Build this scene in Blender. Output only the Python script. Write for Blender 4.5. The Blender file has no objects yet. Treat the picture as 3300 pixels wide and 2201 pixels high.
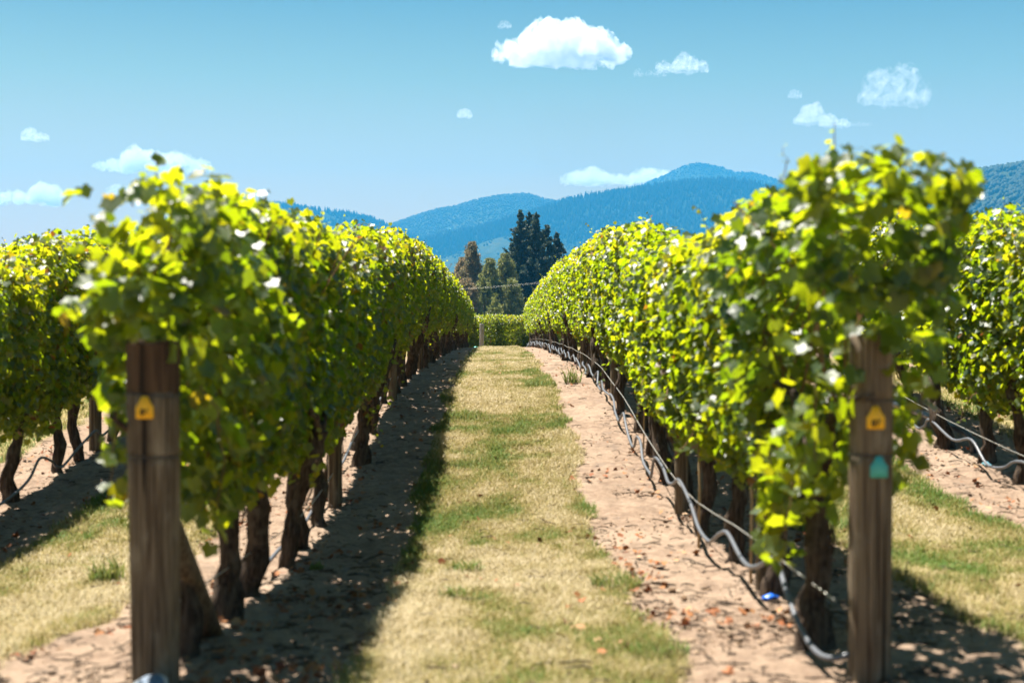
import bpy, math, random
import numpy as np
from mathutils import Vector

PI = math.pi
sc = bpy.context.scene
COL = sc.collection
rng = np.random.default_rng(7)
random.seed(7)

# ------------------------------------------------------------------ helpers
def vnoise(p, seed=0):
    """smooth value noise in 0..1, p (...,3)"""
    p = np.asarray(p, dtype=np.float64)
    i = np.floor(p).astype(np.int64)
    f = p - i
    f = f * f * (3 - 2 * f)
    out = 0
    for dx in (0, 1):
        wx = f[..., 0] if dx else 1 - f[..., 0]
        for dy in (0, 1):
            wy = f[..., 1] if dy else 1 - f[..., 1]
            for dz in (0, 1):
                wz = f[..., 2] if dz else 1 - f[..., 2]
                h = ((i[..., 0] + dx) * 374761393 + (i[..., 1] + dy) * 668265263 + (i[..., 2] + dz) * 2147483647 + seed * 974634541) & 0xffffffff
                h = ((h ^ (h >> 13)) * 1274126177) & 0xffffffff
                h = h ^ (h >> 16)
                out = out + wx * wy * wz * (h & 0xffff) / 65535.0
    return out

def fbm(p, seed=0, octv=4, gain=.5):
    p = np.asarray(p, dtype=np.float64)
    a, s, t = 1.0, 0.0, 0.0
    for k in range(octv):
        s = s + a * vnoise(p, seed + k * 17)
        t += a
        a *= gain
        p = p * 2.03 + 11.7
    return s / t

def n1(x, seed=0):
    x = np.asarray(x, dtype=np.float64)
    return vnoise(np.stack([x, x * 0 + .5, x * 0 + .5], -1), seed)

def mesh_np(name, verts, faces, mats, attrs=None, fmat=None, smooth=True):
    """faces: array (n,k) or list of such arrays"""
    if not isinstance(faces, list):
        faces = [faces]
    verts = np.ascontiguousarray(verts, dtype=np.float32)
    me = bpy.data.meshes.new(name)
    me.vertices.add(len(verts))
    me.vertices.foreach_set('co', verts.ravel())
    tot = np.concatenate([np.full(len(f), f.shape[1], dtype=np.int32) for f in faces])
    idx = np.concatenate([np.asarray(f, dtype=np.int32).ravel() for f in faces])
    start = np.concatenate([[0], np.cumsum(tot)[:-1]]).astype(np.int32)
    me.loops.add(len(idx))
    me.loops.foreach_set('vertex_index', idx)
    me.polygons.add(len(tot))
    me.polygons.foreach_set('loop_start', start)
    me.polygons.foreach_set('loop_total', tot)
    if smooth:
        me.polygons.foreach_set('use_smooth', np.ones(len(tot), dtype=bool))
    if fmat is not None:
        me.polygons.foreach_set('material_index', np.asarray(fmat, dtype=np.int32))
    for m in (mats if isinstance(mats, (list, tuple)) else [mats]):
        me.materials.append(m)
    if attrs:
        for k, v in attrs.items():
            a = me.attributes.new(k, 'FLOAT', 'POINT')
            a.data.foreach_set('value', np.asarray(v, dtype=np.float32))
    me.update(calc_edges=True)
    me.validate()
    return me

def obj(name, me, parent=None, loc=(0, 0, 0), rot=(0, 0, 0), scale=(1, 1, 1)):
    o = bpy.data.objects.new(name, me)
    COL.objects.link(o)
    o.parent = parent
    o.location = loc
    o.rotation_euler = rot
    o.scale = scale
    return o

def tag(o, label=None, cat=None, group=None, kind=None):
    if label: o['label'] = label
    if cat: o['category'] = cat
    if group: o['group'] = group
    if kind: o['kind'] = kind
    return o

class MB:
    """collects pieces into one mesh"""
    def __init__(self):
        self.v, self.f3, self.f4, self.m3, self.m4, self.n, self.a = [], [], [], [], [], 0, []
    def add(self, v, f, mat=0, att=0.5):
        v = np.asarray(v, dtype=np.float64)
        f = np.asarray(f)
        self.v.append(v)
        self.a.append(np.broadcast_to(np.asarray(att, dtype=np.float64), (len(v),)))
        if f.shape[1] == 3:
            self.f3.append(f + self.n); self.m3.append(np.full(len(f), mat))
        else:
            self.f4.append(f + self.n); self.m4.append(np.full(len(f), mat))
        self.n += len(v)
    def mesh(self, name, mats, smooth=True):
        fs, ms = [], []
        if self.f3: fs.append(np.concatenate(self.f3)); ms.append(np.concatenate(self.m3))
        if self.f4: fs.append(np.concatenate(self.f4)); ms.append(np.concatenate(self.m4))
        return mesh_np(name, np.concatenate(self.v), fs, mats, {'tone': np.concatenate(self.a)}, np.concatenate(ms), smooth)

def tube(path, radii, sides=8, rough=0., seed=0, cap=True, twist=0., freq=5.):
    path = np.asarray(path, dtype=np.float64)
    n = len(path)
    radii = np.broadcast_to(np.asarray(radii, dtype=np.float64), (n,))
    t = np.gradient(path, axis=0)
    t /= np.linalg.norm(t, axis=1)[:, None] + 1e-12
    up = np.array([0, 0, 1.]) if abs(t[0, 2]) < .9 else np.array([1., 0, 0])
    us = []
    u = up - t[0] * np.dot(up, t[0]); u /= np.linalg.norm(u)
    for k in range(n):
        u = u - t[k] * np.dot(u, t[k]); u /= np.linalg.norm(u) + 1e-12
        us.append(u)
    us = np.array(us)
    vs = np.cross(t, us)
    a = np.arange(sides) / sides * 2 * PI
    ang = a[None, :] + (np.arange(n) * twist)[:, None]
    r = radii[:, None] * np.ones((1, sides))
    ring = path[:, None, :] + r[..., None] * (np.cos(ang)[..., None] * us[:, None, :] + np.sin(ang)[..., None] * vs[:, None, :])
    if rough > 0:
        d = vnoise(ring * freq * np.array([1, 1, .45]) + 3.1, seed) - .5 + .6 * (vnoise(ring * freq * 3 * np.array([1, 1, .3]), seed + 3) - .5)
        ring = path[:, None, :] + (ring - path[:, None, :]) * (1 + rough * 2 * d)[..., None]
    v = ring.reshape(-1, 3)
    k, s = np.meshgrid(np.arange(n - 1), np.arange(sides), indexing='ij')
    s2 = (s + 1) % sides
    f = np.stack([k * sides + s, k * sides + s2, (k + 1) * sides + s2, (k + 1) * sides + s], -1).reshape(-1, 4)
    if cap:
        c0, c1 = len(v), len(v) + 1
        v = np.concatenate([v, path[:1], path[-1:]])
        sA = np.arange(sides); sB = (sA + 1) % sides
        z = (n - 1) * sides
        tri = np.concatenate([np.stack([sB, sA, np.full(sides, c0), np.full(sides, c0)], -1), np.stack([z + sA, z + sB, np.full(sides, c1), np.full(sides, c1)], -1)])
        return v, f, tri[:, :3]
    return v, f, None

def add_tube(mb, path, radii, sides=8, mat=0, **k):
    v, f, t = tube(path, radii, sides, **k)
    base = mb.n
    mb.add(v, f, mat)
    if t is not None:
        mb.f3.append(t + base); mb.m3.append(np.full(len(t), mat))

def norm(a):
    return a / (np.linalg.norm(a, axis=-1, keepdims=True) + 1e-9)

# ------------------------------------------------------------------ node helpers
def new_mat(name):
    m = bpy.data.materials.new(name)
    m.use_nodes = True
    nt = m.node_tree
    nt.nodes.clear()
    out = nt.nodes.new('ShaderNodeOutputMaterial')
    return m, nt, out

class G:
    def __init__(s, nt): s.nt = nt
    def n(s, t, **kw):
        x = s.nt.nodes.new(t)
        for k, v in kw.items(): setattr(x, k, v)
        return x
    def l(s, a, b): s.nt.links.new(a, b)
    def val(s, sock, v):
        if hasattr(v, 'links') or hasattr(v, 'is_linked'): s.l(v, sock)
        else: sock.default_value = v
    def noise(s, vec, scale, detail=4, rough=.55, dist=0.):
        x = s.n('ShaderNodeTexNoise'); s.l(vec, x.inputs['Vector'])
        x.inputs['Scale'].default_value = scale; x.inputs['Detail'].default_value = detail
        x.inputs['Roughness'].default_value = rough; x.inputs['Distortion'].default_value = dist
        return x.outputs['Fac']
    def ramp(s, fac, stops):
        x = s.n('ShaderNodeValToRGB'); s.l(fac, x.inputs[0])
        e = x.color_ramp.elements
        while len(e) < len(stops): e.new(.5)
        for el, (p, c) in zip(e, stops):
            el.position = p; el.color = (*c, 1) if len(c) == 3 else c
        return x.outputs[0]
    def math(s, op, a, b=0., clamp=False):
        x = s.n('ShaderNodeMath', operation=op, use_clamp=clamp)
        s.val(x.inputs[0], a); s.val(x.inputs[1], b)
        return x.outputs[0]
    def mix(s, fac, a, b, blend='MIX'):
        x = s.n('ShaderNodeMix', data_type='RGBA', blend_type=blend)
        s.val(x.inputs[0], fac)
        for sock, v in ((x.inputs[6], a), (x.inputs[7], b)):
            if isinstance(v, tuple): sock.default_value = (*v, 1)
            else: s.l(v, sock)
        return x.outputs[2]
    def mapr(s, v, a, b, c=0., d=1., smooth=True):
        x = s.n('ShaderNodeMapRange', interpolation_type='SMOOTHSTEP' if smooth else 'LINEAR')
        s.l(v, x.inputs[0])
        for k, q in zip((1, 2, 3, 4), (a, b, c, d)): x.inputs[k].default_value = q
        return x.outputs[0]
    def scale(s, vec, sx, sy, sz):
        x = s.n('ShaderNodeMapping'); s.l(vec, x.inputs[0]); x.inputs['Scale'].default_value = (sx, sy, sz)
        return x.outputs[0]
    def coord(s, k='Object'): return s.n('ShaderNodeTexCoord').outputs[k]
    def attr(s, k): return s.n('ShaderNodeAttribute', attribute_name=k).outputs['Fac']
    def bump(s, h, strength, dist=.02):
        x = s.n('ShaderNodeBump'); s.l(h, x.inputs['Height'])
        x.inputs['Strength'].default_value = strength; x.inputs['Distance'].default_value = dist
        return x.outputs[0]
    def bsdf(s, col, rough=.7, spec=.3, normal=None, **kw):
        x = s.n('ShaderNodeBsdfPrincipled')
        if isinstance(col, tuple): x.inputs['Base Color'].default_value = (*col, 1)
        else: s.l(col, x.inputs['Base Color'])
        s.val(x.inputs['Roughness'], rough)
        x.inputs['Specular IOR Level'].default_value = spec
        if normal is not None: s.l(normal, x.inputs['Normal'])
        for k, v in kw.items(): s.val(x.inputs[k], v)
        return x.outputs[0]

def simple_mat(name, col, rough=.6, spec=.3, var=.15, nscale=30., **kw):
    m, nt, out = new_mat(name); g = G(nt)
    f = g.noise(g.coord(), nscale, 4)
    c = g.mix(f, tuple(x * (1 - var) for x in col), tuple(min(1, x * (1 + var)) for x in col))
    g.l(g.bsdf(c, rough, spec, **kw), out.inputs[0])
    return m

# ------------------------------------------------------------------ materials
def leaf_material(name, ramp_d, ramp_t, tf=.45, rough=.36, spec=.5):
    m, nt, out = new_mat(name); g = G(nt)
    t = g.attr('tone')
    oi = g.n('ShaderNodeObjectInfo').outputs['Random']
    t2 = g.math('ADD', t, g.math('MULTIPLY', g.math('SUBTRACT', oi, .5), .10), True)
    nz = g.noise(g.coord(), 42., 3)
    d = g.mix(g.math('MULTIPLY', nz, .5), g.ramp(t2, ramp_d), (.04, .075, .022))
    b = g.bsdf(d, rough, spec, g.bump(nz, .25, .01))
    tr = g.n('ShaderNodeBsdfTranslucent'); g.l(g.ramp(t2, ramp_t), tr.inputs[0])
    mx = g.n('ShaderNodeMixShader'); mx.inputs[0].default_value = tf
    g.l(b, mx.inputs[1]); g.l(tr.outputs[0], mx.inputs[2]); g.l(mx.outputs[0], out.inputs[0])
    return m

M = {}
M['leaf'] = leaf_material('vine_leaf',
    [(0., (.008, .027, .008)), (.5, (.016, .043, .010)), (.86, (.036, .070, .012)), (.95, (.13, .105, .016)), (1., (.16, .055, .02))],
    [(0., (.15, .27, .004)), (.5, (.35, .45, .005)), (.86, (.60, .60, .008)), (.95, (.52, .38, .012)), (1., (.28, .09, .015))], tf=.50, rough=.40, spec=.6)
M['stem'] = simple_mat('cane', (.16, .085, .035), .6, .3)

def bark_mat():
    m, nt, out = new_mat('vine_bark'); g = G(nt)
    c = g.coord()
    f1 = g.noise(g.scale(c, 55, 55, 7), 1., 5, .65)
    f2 = g.noise(c, 9., 4)
    col = g.mix(g.mapr(f1, .32, .68), (0.0189, 0.0119, 0.0086), (0.1026, 0.0729, 0.0513))
    col = g.mix(g.mapr(f2, .5, .75), col, (0.1188, 0.0972, 0.0756))
    g.l(g.bsdf(col, .9, .15, g.bump(f1, .9, .02)), out.inputs[0])
    return m
M['bark'] = bark_mat()

def post_mat(name, dark, mid, pale):
    m, nt, out = new_mat(name); g = G(nt)
    c = g.coord()
    gr = g.noise(g.scale(c, 60, 60, 2.2), 1., 5, .6, .6)
    bl = g.noise(g.scale(c, 12, 12, 4), 1., 4, .6)
    kn = g.noise(g.scale(c, 9, 9, 6), 1., 1)
    col = g.mix(g.mapr(gr, .3, .7), dark, mid)
    col = g.mix(g.math('MULTIPLY', g.mapr(bl, .5, .75), .6), col, pale)
    col = g.mix(g.mapr(kn, .72, .78), col, (.02, .012, .008))
    # narrow dark cracks running along the grain
    z = g.n('ShaderNodeSeparateXYZ'); g.l(c, z.inputs[0])
    ck = g.noise(g.scale(c, 95, 95, 1.3), 1., 2, .5, .3)
    col = g.mix(g.mapr(ck, .60, .66), col, (.018, .012, .008))
    g.l(g.bsdf(col, .85, .2, g.bump(g.math('SUBTRACT', gr, g.mapr(ck, .58, .66)), .7, .008)), out.inputs[0])
    return m
M['post'] = post_mat('weathered_post', (.055, .034, .020), (.19, .143, .092), (.29, .24, .17))
M['post_dark'] = post_mat('dark_post_top', (.045, .025, .014), (.10, .058, .032), (.12, .075, .045))  # darker browns for the upper length of the one-tag post
M['post_grey'] = post_mat('grey_post', (.23, .20, .17), (.42, .39, .35), (.52, .50, .46))
M['wire'] = simple_mat('galvanised_wire', (.42, .40, .36), .4, .5, Metallic=.7)
M['hose'] = simple_mat('grey_drip_hose', (.075, .08, .092), .45, .6)
M['pipe'] = simple_mat('black_pipe', (.018, .022, .028), .35, .6)
M['pvc'] = simple_mat('grey_pvc', (.10, .13, .17), .6, .3)
M['pvc_rim'] = simple_mat('pale_pvc', (.32, .32, .29), .6, .3)
M['tag_y'] = simple_mat('yellow_plastic', (.80, .42, .008), .45, .4, var=.06)
M['tag_t'] = simple_mat('turquoise_plastic', (.06, .36, .32), .45, .4, var=.06)
M['ink'] = simple_mat('black_ink', (.015, .012, .01), .6, .2)
M['blue'] = simple_mat('blue_plastic', (.008, .10, .50), .35, .5, var=.3)
M['teal'] = simple_mat('teal_plastic', (.02, .30, .22), .4, .5, var=.3)
M['pale_blue'] = simple_mat('pale_blue_plastic', (.16, .38, .46), .4, .5, var=.2)
M['cane_stake'] = simple_mat('bamboo', (.32, .22, .11), .6, .3)

# ------------------------------------------------------------------ terrain
PROF = np.array([(-50, .02), (0, .02), (4, .02), (5.2, .0), (6.4, -.04), (7.2, -.08), (8.2, -.11), (9.2, -.11), (10.2, -.06), (11.2, .04),
                 (12.5, .17), (14.5, .34), (16, .44), (18, .52), (21, .57), (26, .60), (34, .60), (42, .55), (50, .45), (55, .30), (59, .0), (62, -.12), (70, -.2), (90, -.25), (200, -.3), (20000, -.3)])
def smooth_prof():
    ys = np.arange(-50, 120, .25)
    z = np.interp(ys, PROF[:, 0], PROF[:, 1])
    k = np.exp(-np.linspace(-2, 2, 9) ** 2); k /= k.sum()
    zz = np.convolve(np.pad(z, 4, mode='edge'), k, mode='valid')
    return ys, zz
_PY, _PZ = smooth_prof()
def H(x, y):
    x = np.asarray(x, dtype=np.float64); y = np.asarray(y, dtype=np.float64)
    z = np.where(y < 119, np.interp(y, _PY, _PZ), np.interp(y, PROF[:, 0], PROF[:, 1]))
    tilt = .034 * np.interp(y, [4, 7, 13, 20, 60], [0, 1, 1, .4, 0])
    return z + tilt * np.clip(x, -8, 8)

ROWS = {'L': -1.205, 'R': 1.295, 'LL': -3.70, 'RR': 3.80, 'LLL': -6.2, 'RRR': 6.3}
ROW_END = 55.0
ALLEYS = [(-7.75, .6), (-4.95, .6), (-2.45, .60), (.045, .585), (2.55, .60), (5.05, .6), (7.75, .6)]   # grass strip centre, half width

def edge_wobble(x, y):
    return .16 * (vnoise(np.stack([x * 1.7, y * 1.1, x * 0], -1), 5) - .5) + .10 * (vnoise(np.stack([x * 6, y * 5, x * 0], -1), 6) - .5)
def grass_mask(x, y):
    """1 in the mown strips, 0 on the bare soil under the rows"""
    m = np.zeros_like(x)
    for c, h in ALLEYS:
        d = np.abs(x - c) + edge_wobble(x, y)
        m = np.maximum(m, np.clip((h + .05 - d) / .1, 0, 1))
    far = np.clip((y - 56.5) / 1.5, 0, 1)
    return np.maximum(m, far)

def axis(parts):
    out = []
    for a, b, s in parts: out.append(np.arange(a, b, s))
    return np.concatenate(out)
xs = axis([(-5000, -1000, 1000), (-1000, -100, 100), (-100, -12, 6), (-12, -5, .3), (-5, 5, .055), (5, 12, .3), (12, 100, 6), (100, 1000, 100), (1000, 5001, 1000)])
ys = axis([(-2800, -100, 300), (-100, 2, 6), (2, 4.2, .2), (4.2, 13, .05), (13, 24, .1), (24, 75, .4), (75, 200, 6), (200, 1000, 80), (1000, 7601, 500)])
X, Y = np.meshgrid(xs, ys)
GM = grass_mask(X, Y)
Z = H(X, Y)
near = np.clip((40 - Y) / 15, 0, 1) * (np.abs(X) < 8)
P3 = np.stack([X, Y, X * 0], -1)
micro = (vnoise(P3 * 9, 1) - .5) * .026 + (vnoise(P3 * 22, 2) - .5) * .026 + (vnoise(P3 * 2.1, 3) - .5) * .05
Z = Z + micro * near * (1 - .6 * GM)
nx, ny = len(xs), len(ys)
i, j = np.meshgrid(np.arange(nx - 1), np.arange(ny - 1))
F = np.stack([j * nx + i, j * nx + i + 1, (j + 1) * nx + i + 1, (j + 1) * nx + i], -1).reshape(-1, 4)

def ground_mat():
    m, nt, out = new_mat('vineyard_ground'); g = G(nt)
    c = g.coord()
    gm = g.attr('grassy')
    a = g.noise(c, 1.3, 5); b = g.noise(c, 14., 5, .65); d = g.noise(c, 70., 4, .7)
    cr = g.noise(g.scale(c, 30, 90, 30), 1., 4, .7)
    soil = g.mix(g.mapr(b, .3, .7), (0.147, 0.1008, 0.0714), (0.252, 0.1806, 0.1277))
    soil = g.mix(g.math('MULTIPLY', g.mapr(a, .45, .7), .5), soil, (0.3024, 0.231, 0.168))
    soil = g.mix(g.math('MULTIPLY', g.mapr(g.noise(c, 3.3, 5, .7), .55, .68), .5), soil, (0.1344, 0.105, 0.084))
    soil = g.mix(g.math('MULTIPLY', g.mapr(d, .54, .70), .7), soil, (0.084, 0.0571, 0.0378))
    soil = g.mix(g.math('MULTIPLY', g.mapr(cr, .60, .70), .6), soil, (0.168, 0.0714, 0.0353))
    gr = g.mix(g.mapr(a, .35, .65), (0.2061, 0.1576, 0.0606), (0.103, 0.1091, 0.0273))
    gr = g.mix(g.mapr(b, .35, .7), gr, (0.2545, 0.2, 0.103))
    gr = g.mix(g.math('MULTIPLY', g.mapr(d, .5, .7), .6), gr, (0.0606, 0.0667, 0.0182))
    col = g.mix(gm, soil, gr)
    # pasture far off
    sep = g.n('ShaderNodeSeparateXYZ'); g.l(c, sep.inputs[0])
    fy = g.mapr(sep.outputs[1], 75., 140.)
    col = g.mix(fy, col, g.mix(g.noise(c, .01, 4), (0.0606, 0.0727, 0.0212), (0.1333, 0.1152, 0.0485)))
    hgt = g.math('ADD', b, g.math('MULTIPLY', d, .5))
    g.l(g.bsdf(col, .95, .1, g.bump(hgt, .7, .03)), out.inputs[0])
    return m
me = mesh_np('ground', np.stack([X, Y, Z], -1).reshape(-1, 3), F, ground_mat(), {'grassy': GM.ravel()})
ground = obj('ground', me); tag(ground, 'pinkish tan soil strips under vines beside pale mown strips', 'ground', kind='structure')

# ------------------------------------------------------------------ grass
def grass_stuff():
    m, nt, out = new_mat('dry_grass'); g = G(nt)
    t = g.attr('tone')
    col = g.ramp(t, [(0., (.47, .39, .24)), (.35, (.35, .28, .125)), (.6, (.22, .205, .055)), (.85, (.10, .135, .022)), (1., (.075, .145, .018))])
    b = g.bsdf(col, .7, .25)
    tr = g.n('ShaderNodeBsdfTranslucent'); g.l(g.mix(.4, col, (0.3226, 0.2774, 0.0903)), tr.inputs[0])
    mx = g.n('ShaderNodeMixShader'); mx.inputs[0].default_value = .3
    g.l(b, mx.inputs[1]); g.l(tr.outputs[0], mx.inputs[2]); g.l(mx.outputs[0], out.inputs[0])
    M['grass'] = m
grass_stuff()

def blades(px, py, hgt, wid, tone, name, label):
    n = len(px)
    z0 = H(px, py) + (vnoise(np.stack([px, py, px * 0], -1) * 2.1, 3) - .5) * .02 - .006
    a = rng.uniform(0, 2 * PI, n)
    lean = rng.uniform(.25, 1.15, n)
    dx, dy = np.cos(a), np.sin(a)
    wx, wy = -dy * wid, dx * wid
    b0 = np.stack([px - wx, py - wy, z0], -1); b1 = np.stack([px + wx, py + wy, z0], -1)
    hm = hgt * .6
    m0 = np.stack([px - wx * .8 + dx * hm * lean * .5, py - wy * .8 + dy * hm * lean * .5, z0 + hm * .85], -1)
    m1 = np.stack([px + wx * .8 + dx * hm * lean * .5, py + wy * .8 + dy * hm * lean * .5, z0 + hm * .85], -1)
    tp = np.stack([px + dx * hgt * lean, py + dy * hgt * lean, z0 + hgt * (1.05 - .35 * lean)], -1)
    V = np.stack([b0, b1, m1, m0, tp], 1).reshape(-1, 3)
    k = np.arange(n)[:, None] * 5
    me = mesh_np(name, V, [k + np.array([[3, 2, 4]]), k + np.array([[0, 1, 2, 3]])], M['grass'], {'tone': np.repeat(tone, 5)})
    o = obj(name, me)
    tag(o, label, 'grass', kind='stuff')
    return o

def green_field(x, y):
    """where the sward is still green"""
    q = np.stack([x, y, x * 0], -1)
    a = fbm(q * np.array([2.6, .8, 1]), 40, 3)
    b = vnoise(q * np.array([8, 4, 1]), 44)
    t = -.04 + (a - .43) * 2.0 + (b - .5) * .6 + .7 * (fbm(q * 3.1 + 9, 47, 3) - .5)
    # greener middle distance, strawy headland and crest
    t = t + np.interp(y, [4, 6.5, 9, 13, 17, 24, 40], [-.05, .06, .26, .34, .22, .06, .0])
    return t

def strip(c, h, y0, y1, dens, label, extra=0.):
    pts = []
    yy = y0
    while yy < y1:
        st = 1.0 if yy < 12 else 2.0
        sc_ = 1 if yy < 8 else (8 / yy) ** 1.35
        n = int(dens * sc_ * st * 2 * (h + .12))
        pts.append(np.stack([rng.uniform(c - h - .12, c + h + .12, n), rng.uniform(yy, yy + st, n)], -1))
        yy += st
    p = np.concatenate(pts)
    gmk = grass_mask(p[:, 0], p[:, 1])
    p = p[rng.random(len(p)) < gmk * 1.0]
    px, py = p[:, 0], p[:, 1]
    g_ = green_field(px, py) + extra
    edge = np.clip((np.abs(px - c) - h + .22) / .2, 0, 1)
    tone = np.clip(g_ + .20 * edge + rng.normal(0, .20, len(px)), 0, 1)
    big = vnoise(np.stack([px * 4, py * 4, px * 0], -1), 51)
    hgt = (.020 + .026 * rng.random(len(px)) + .03 * edge * rng.random(len(px)) + .02 * np.clip(big - .6, 0, 1) * 3) * np.interp(py, [5, 30], [1, 1.25])
    wid = rng.uniform(.0016, .0034, len(px)) * np.interp(py, [5, 10, 30, 56], [1, 1.5, 3.4, 5])
    return blades(px, py, hgt, wid, tone, 'grass', label)
strip(.045, .585, 4.2, 56, 11000, 'mown straw and green grass of the middle path between the two tagged posts')
strip(-2.45, .60, 4.6, 14, 6500, 'pale dry grass of the path behind the post with one yellow tag')
strip(2.55, .60, 5.2, 16, 7000, 'greener grass of the path beyond the post with the turquoise tag', .30)
strip(-4.95, .60, 9.5, 20, 2500, 'mown grass seen through the trunks of the outer shaded row', .15)
strip(5.05, .60, 9.5, 20, 2500, 'mown grass seen through the trunks of the outer sunlit row', .0)

# tufts of taller green weeds
def weed_tuft(x, y, r, n, h, label):
    a = rng.uniform(0, 2 * PI, n); q = r * np.sqrt(rng.random(n))
    px, py = x + q * np.cos(a), y + q * np.sin(a)
    o = blades(px, py, h * rng.uniform(.5, 1.1, n), rng.uniform(.003, .007, n), np.clip(rng.normal(.88, .1, n), 0, 1), 'weed_tuft', label)
    del o['kind']
    o['category'] = 'weed'
    o['group'] = 'green weed tufts'
for x, y, r, n, h, lab in [
    (-2.16, 7.85, .10, 90, .16, 'upright green weed tuft on the dry grass behind the one-tag post'),
    (-.18, 7.75, .09, 90, .10, 'small bright green weed tuft beside the long shadow on the middle path'),
    (-.22, 6.85, .07, 60, .08, 'nearest tiny green tuft on the middle path'),
    (.58, 7.0, .13, 150, .10, 'bluish green tuft at the edge of the middle path near the sagging hose'),
    (.60, 5.35, .12, 150, .07, 'low dark green tuft at the near corner of the middle path'),
    (-.33, 14.3, .22, 260, .10, 'bright green tuft on the shadow edge far up the middle path'),
    (.52, 17.2, .2, 260, .12, 'dark green tuft on the sunlit edge far up the middle path'),
    (.92, 17.5, .1, 70, .28, 'leafy weed growing on the bare soil under the sunlit row'),
    (-1.02, 8.0, .05, 40, .07, 'bright weed sprig on the shaded soil beside the leaning trunks'),
    (2.05, 8.9, .22, 300, .10, 'bright green grass clump beside the soil right behind the two-tag post')]:
    weed_tuft(x, y, r, n, h, lab)

# ------------------------------------------------------------------ leaf geometry
def leaf_template():
    ang = np.radians([0, 24, 44, 68, 96, 124, 152])
    rad = np.array([1.0, .80, .72, .93, .66, .78, .55])
    right = [(r * math.sin(a), r * math.cos(a)) for a, r in zip(ang, rad)]
    pts = [(0., 0.)] + right + [(0, -.22)] + [(-x, y) for x, y in right[:0:-1]]
    pts = np.array(pts) * .52
    x, y = pts[:, 0], pts[:, 1] + .0
    z = .28 * np.abs(x) - .35 * y * np.abs(y) * .9 - .25 * x * x
    n = len(pts) - 1
    k = np.arange(n)
    f = np.stack([np.zeros(n, int), 1 + (k + 1) % n, 1 + k], -1)
    return np.stack([x, y, z], -1), f
LT, LF = leaf_template()
# simpler leaf for far vines
def leaf_simple():
    pts = np.array([(0, .55), (.42, .2), (.36, -.25), (0, -.12), (-.36, -.25), (-.42, .2)])
    x, y = pts[:, 0], pts[:, 1]
    return np.stack([x, y, .25 * np.abs(x) - .3 * y * np.abs(y)], -1), np.array([(0, 3, 2), (0, 2, 1), (0, 4, 3), (0, 5, 4)])[:, ::-1]

def place_leaves(mb, C, N, T, S, tone, tmpl=None):
    tv, tf = tmpl if tmpl else (LT, LF)
    N = norm(N)
    T = norm(T - N * (T * N).sum(-1, keepdims=True))
    R = np.cross(T, N)
    n = len(C)
    cur = rng.uniform(.3, 1.7, n)
    V = C[:, None] + S[:, None, None] * (tv[None, :, :1] * R[:, None] + tv[None, :, 1:2] * T[:, None] + (tv[None, :, 2:] * cur[:, None, None]) * N[:, None])
    nv = len(tv)
    Fc = (np.arange(n)[:, None, None] * nv + tf[None]).reshape(-1, 3)
    mb.add(V.reshape(-1, 3), Fc, 0, np.repeat(tone, nv))

def shoot(mb, p0, d0, length, droop, n, s0, s1, tonebase=.6):
    """a cane with alternating leaves"""
    k = 7
    t = np.linspace(0, 1, k)
    d0 = np.array(d0, dtype=float); d0 /= np.linalg.norm(d0)
    wob = np.cumsum(rng.normal(0, .012, (k, 3)), 0)
    path = np.array(p0) + d0 * (t * length)[:, None] + np.array([0, 0, -1.]) * (droop * t ** 2)[:, None] + wob
    add_tube(mb, path, np.linspace(.0035, .0012, k), 4, mat=1, cap=False)
    q = np.linspace(.08, 1, n)
    pc = np.stack([np.interp(q, t, path[:, a]) for a in range(3)], -1)
    side = rng.normal(0, 1, (n, 3)); side[:, 2] -= .2
    side = norm(side)
    S = np.linspace(s0, s1, n) * rng.uniform(.8, 1.2, n)
    C = pc + side * (S * .4)[:, None]
    N = rng.normal(0, .55, (n, 3)) + np.array([0, 0, .6])
    T = side + np.array([0, 0, -.5])
    place_leaves(mb, C, N, T, S, np.clip(tonebase + rng.normal(0, .15, n), 0, 1))

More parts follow.
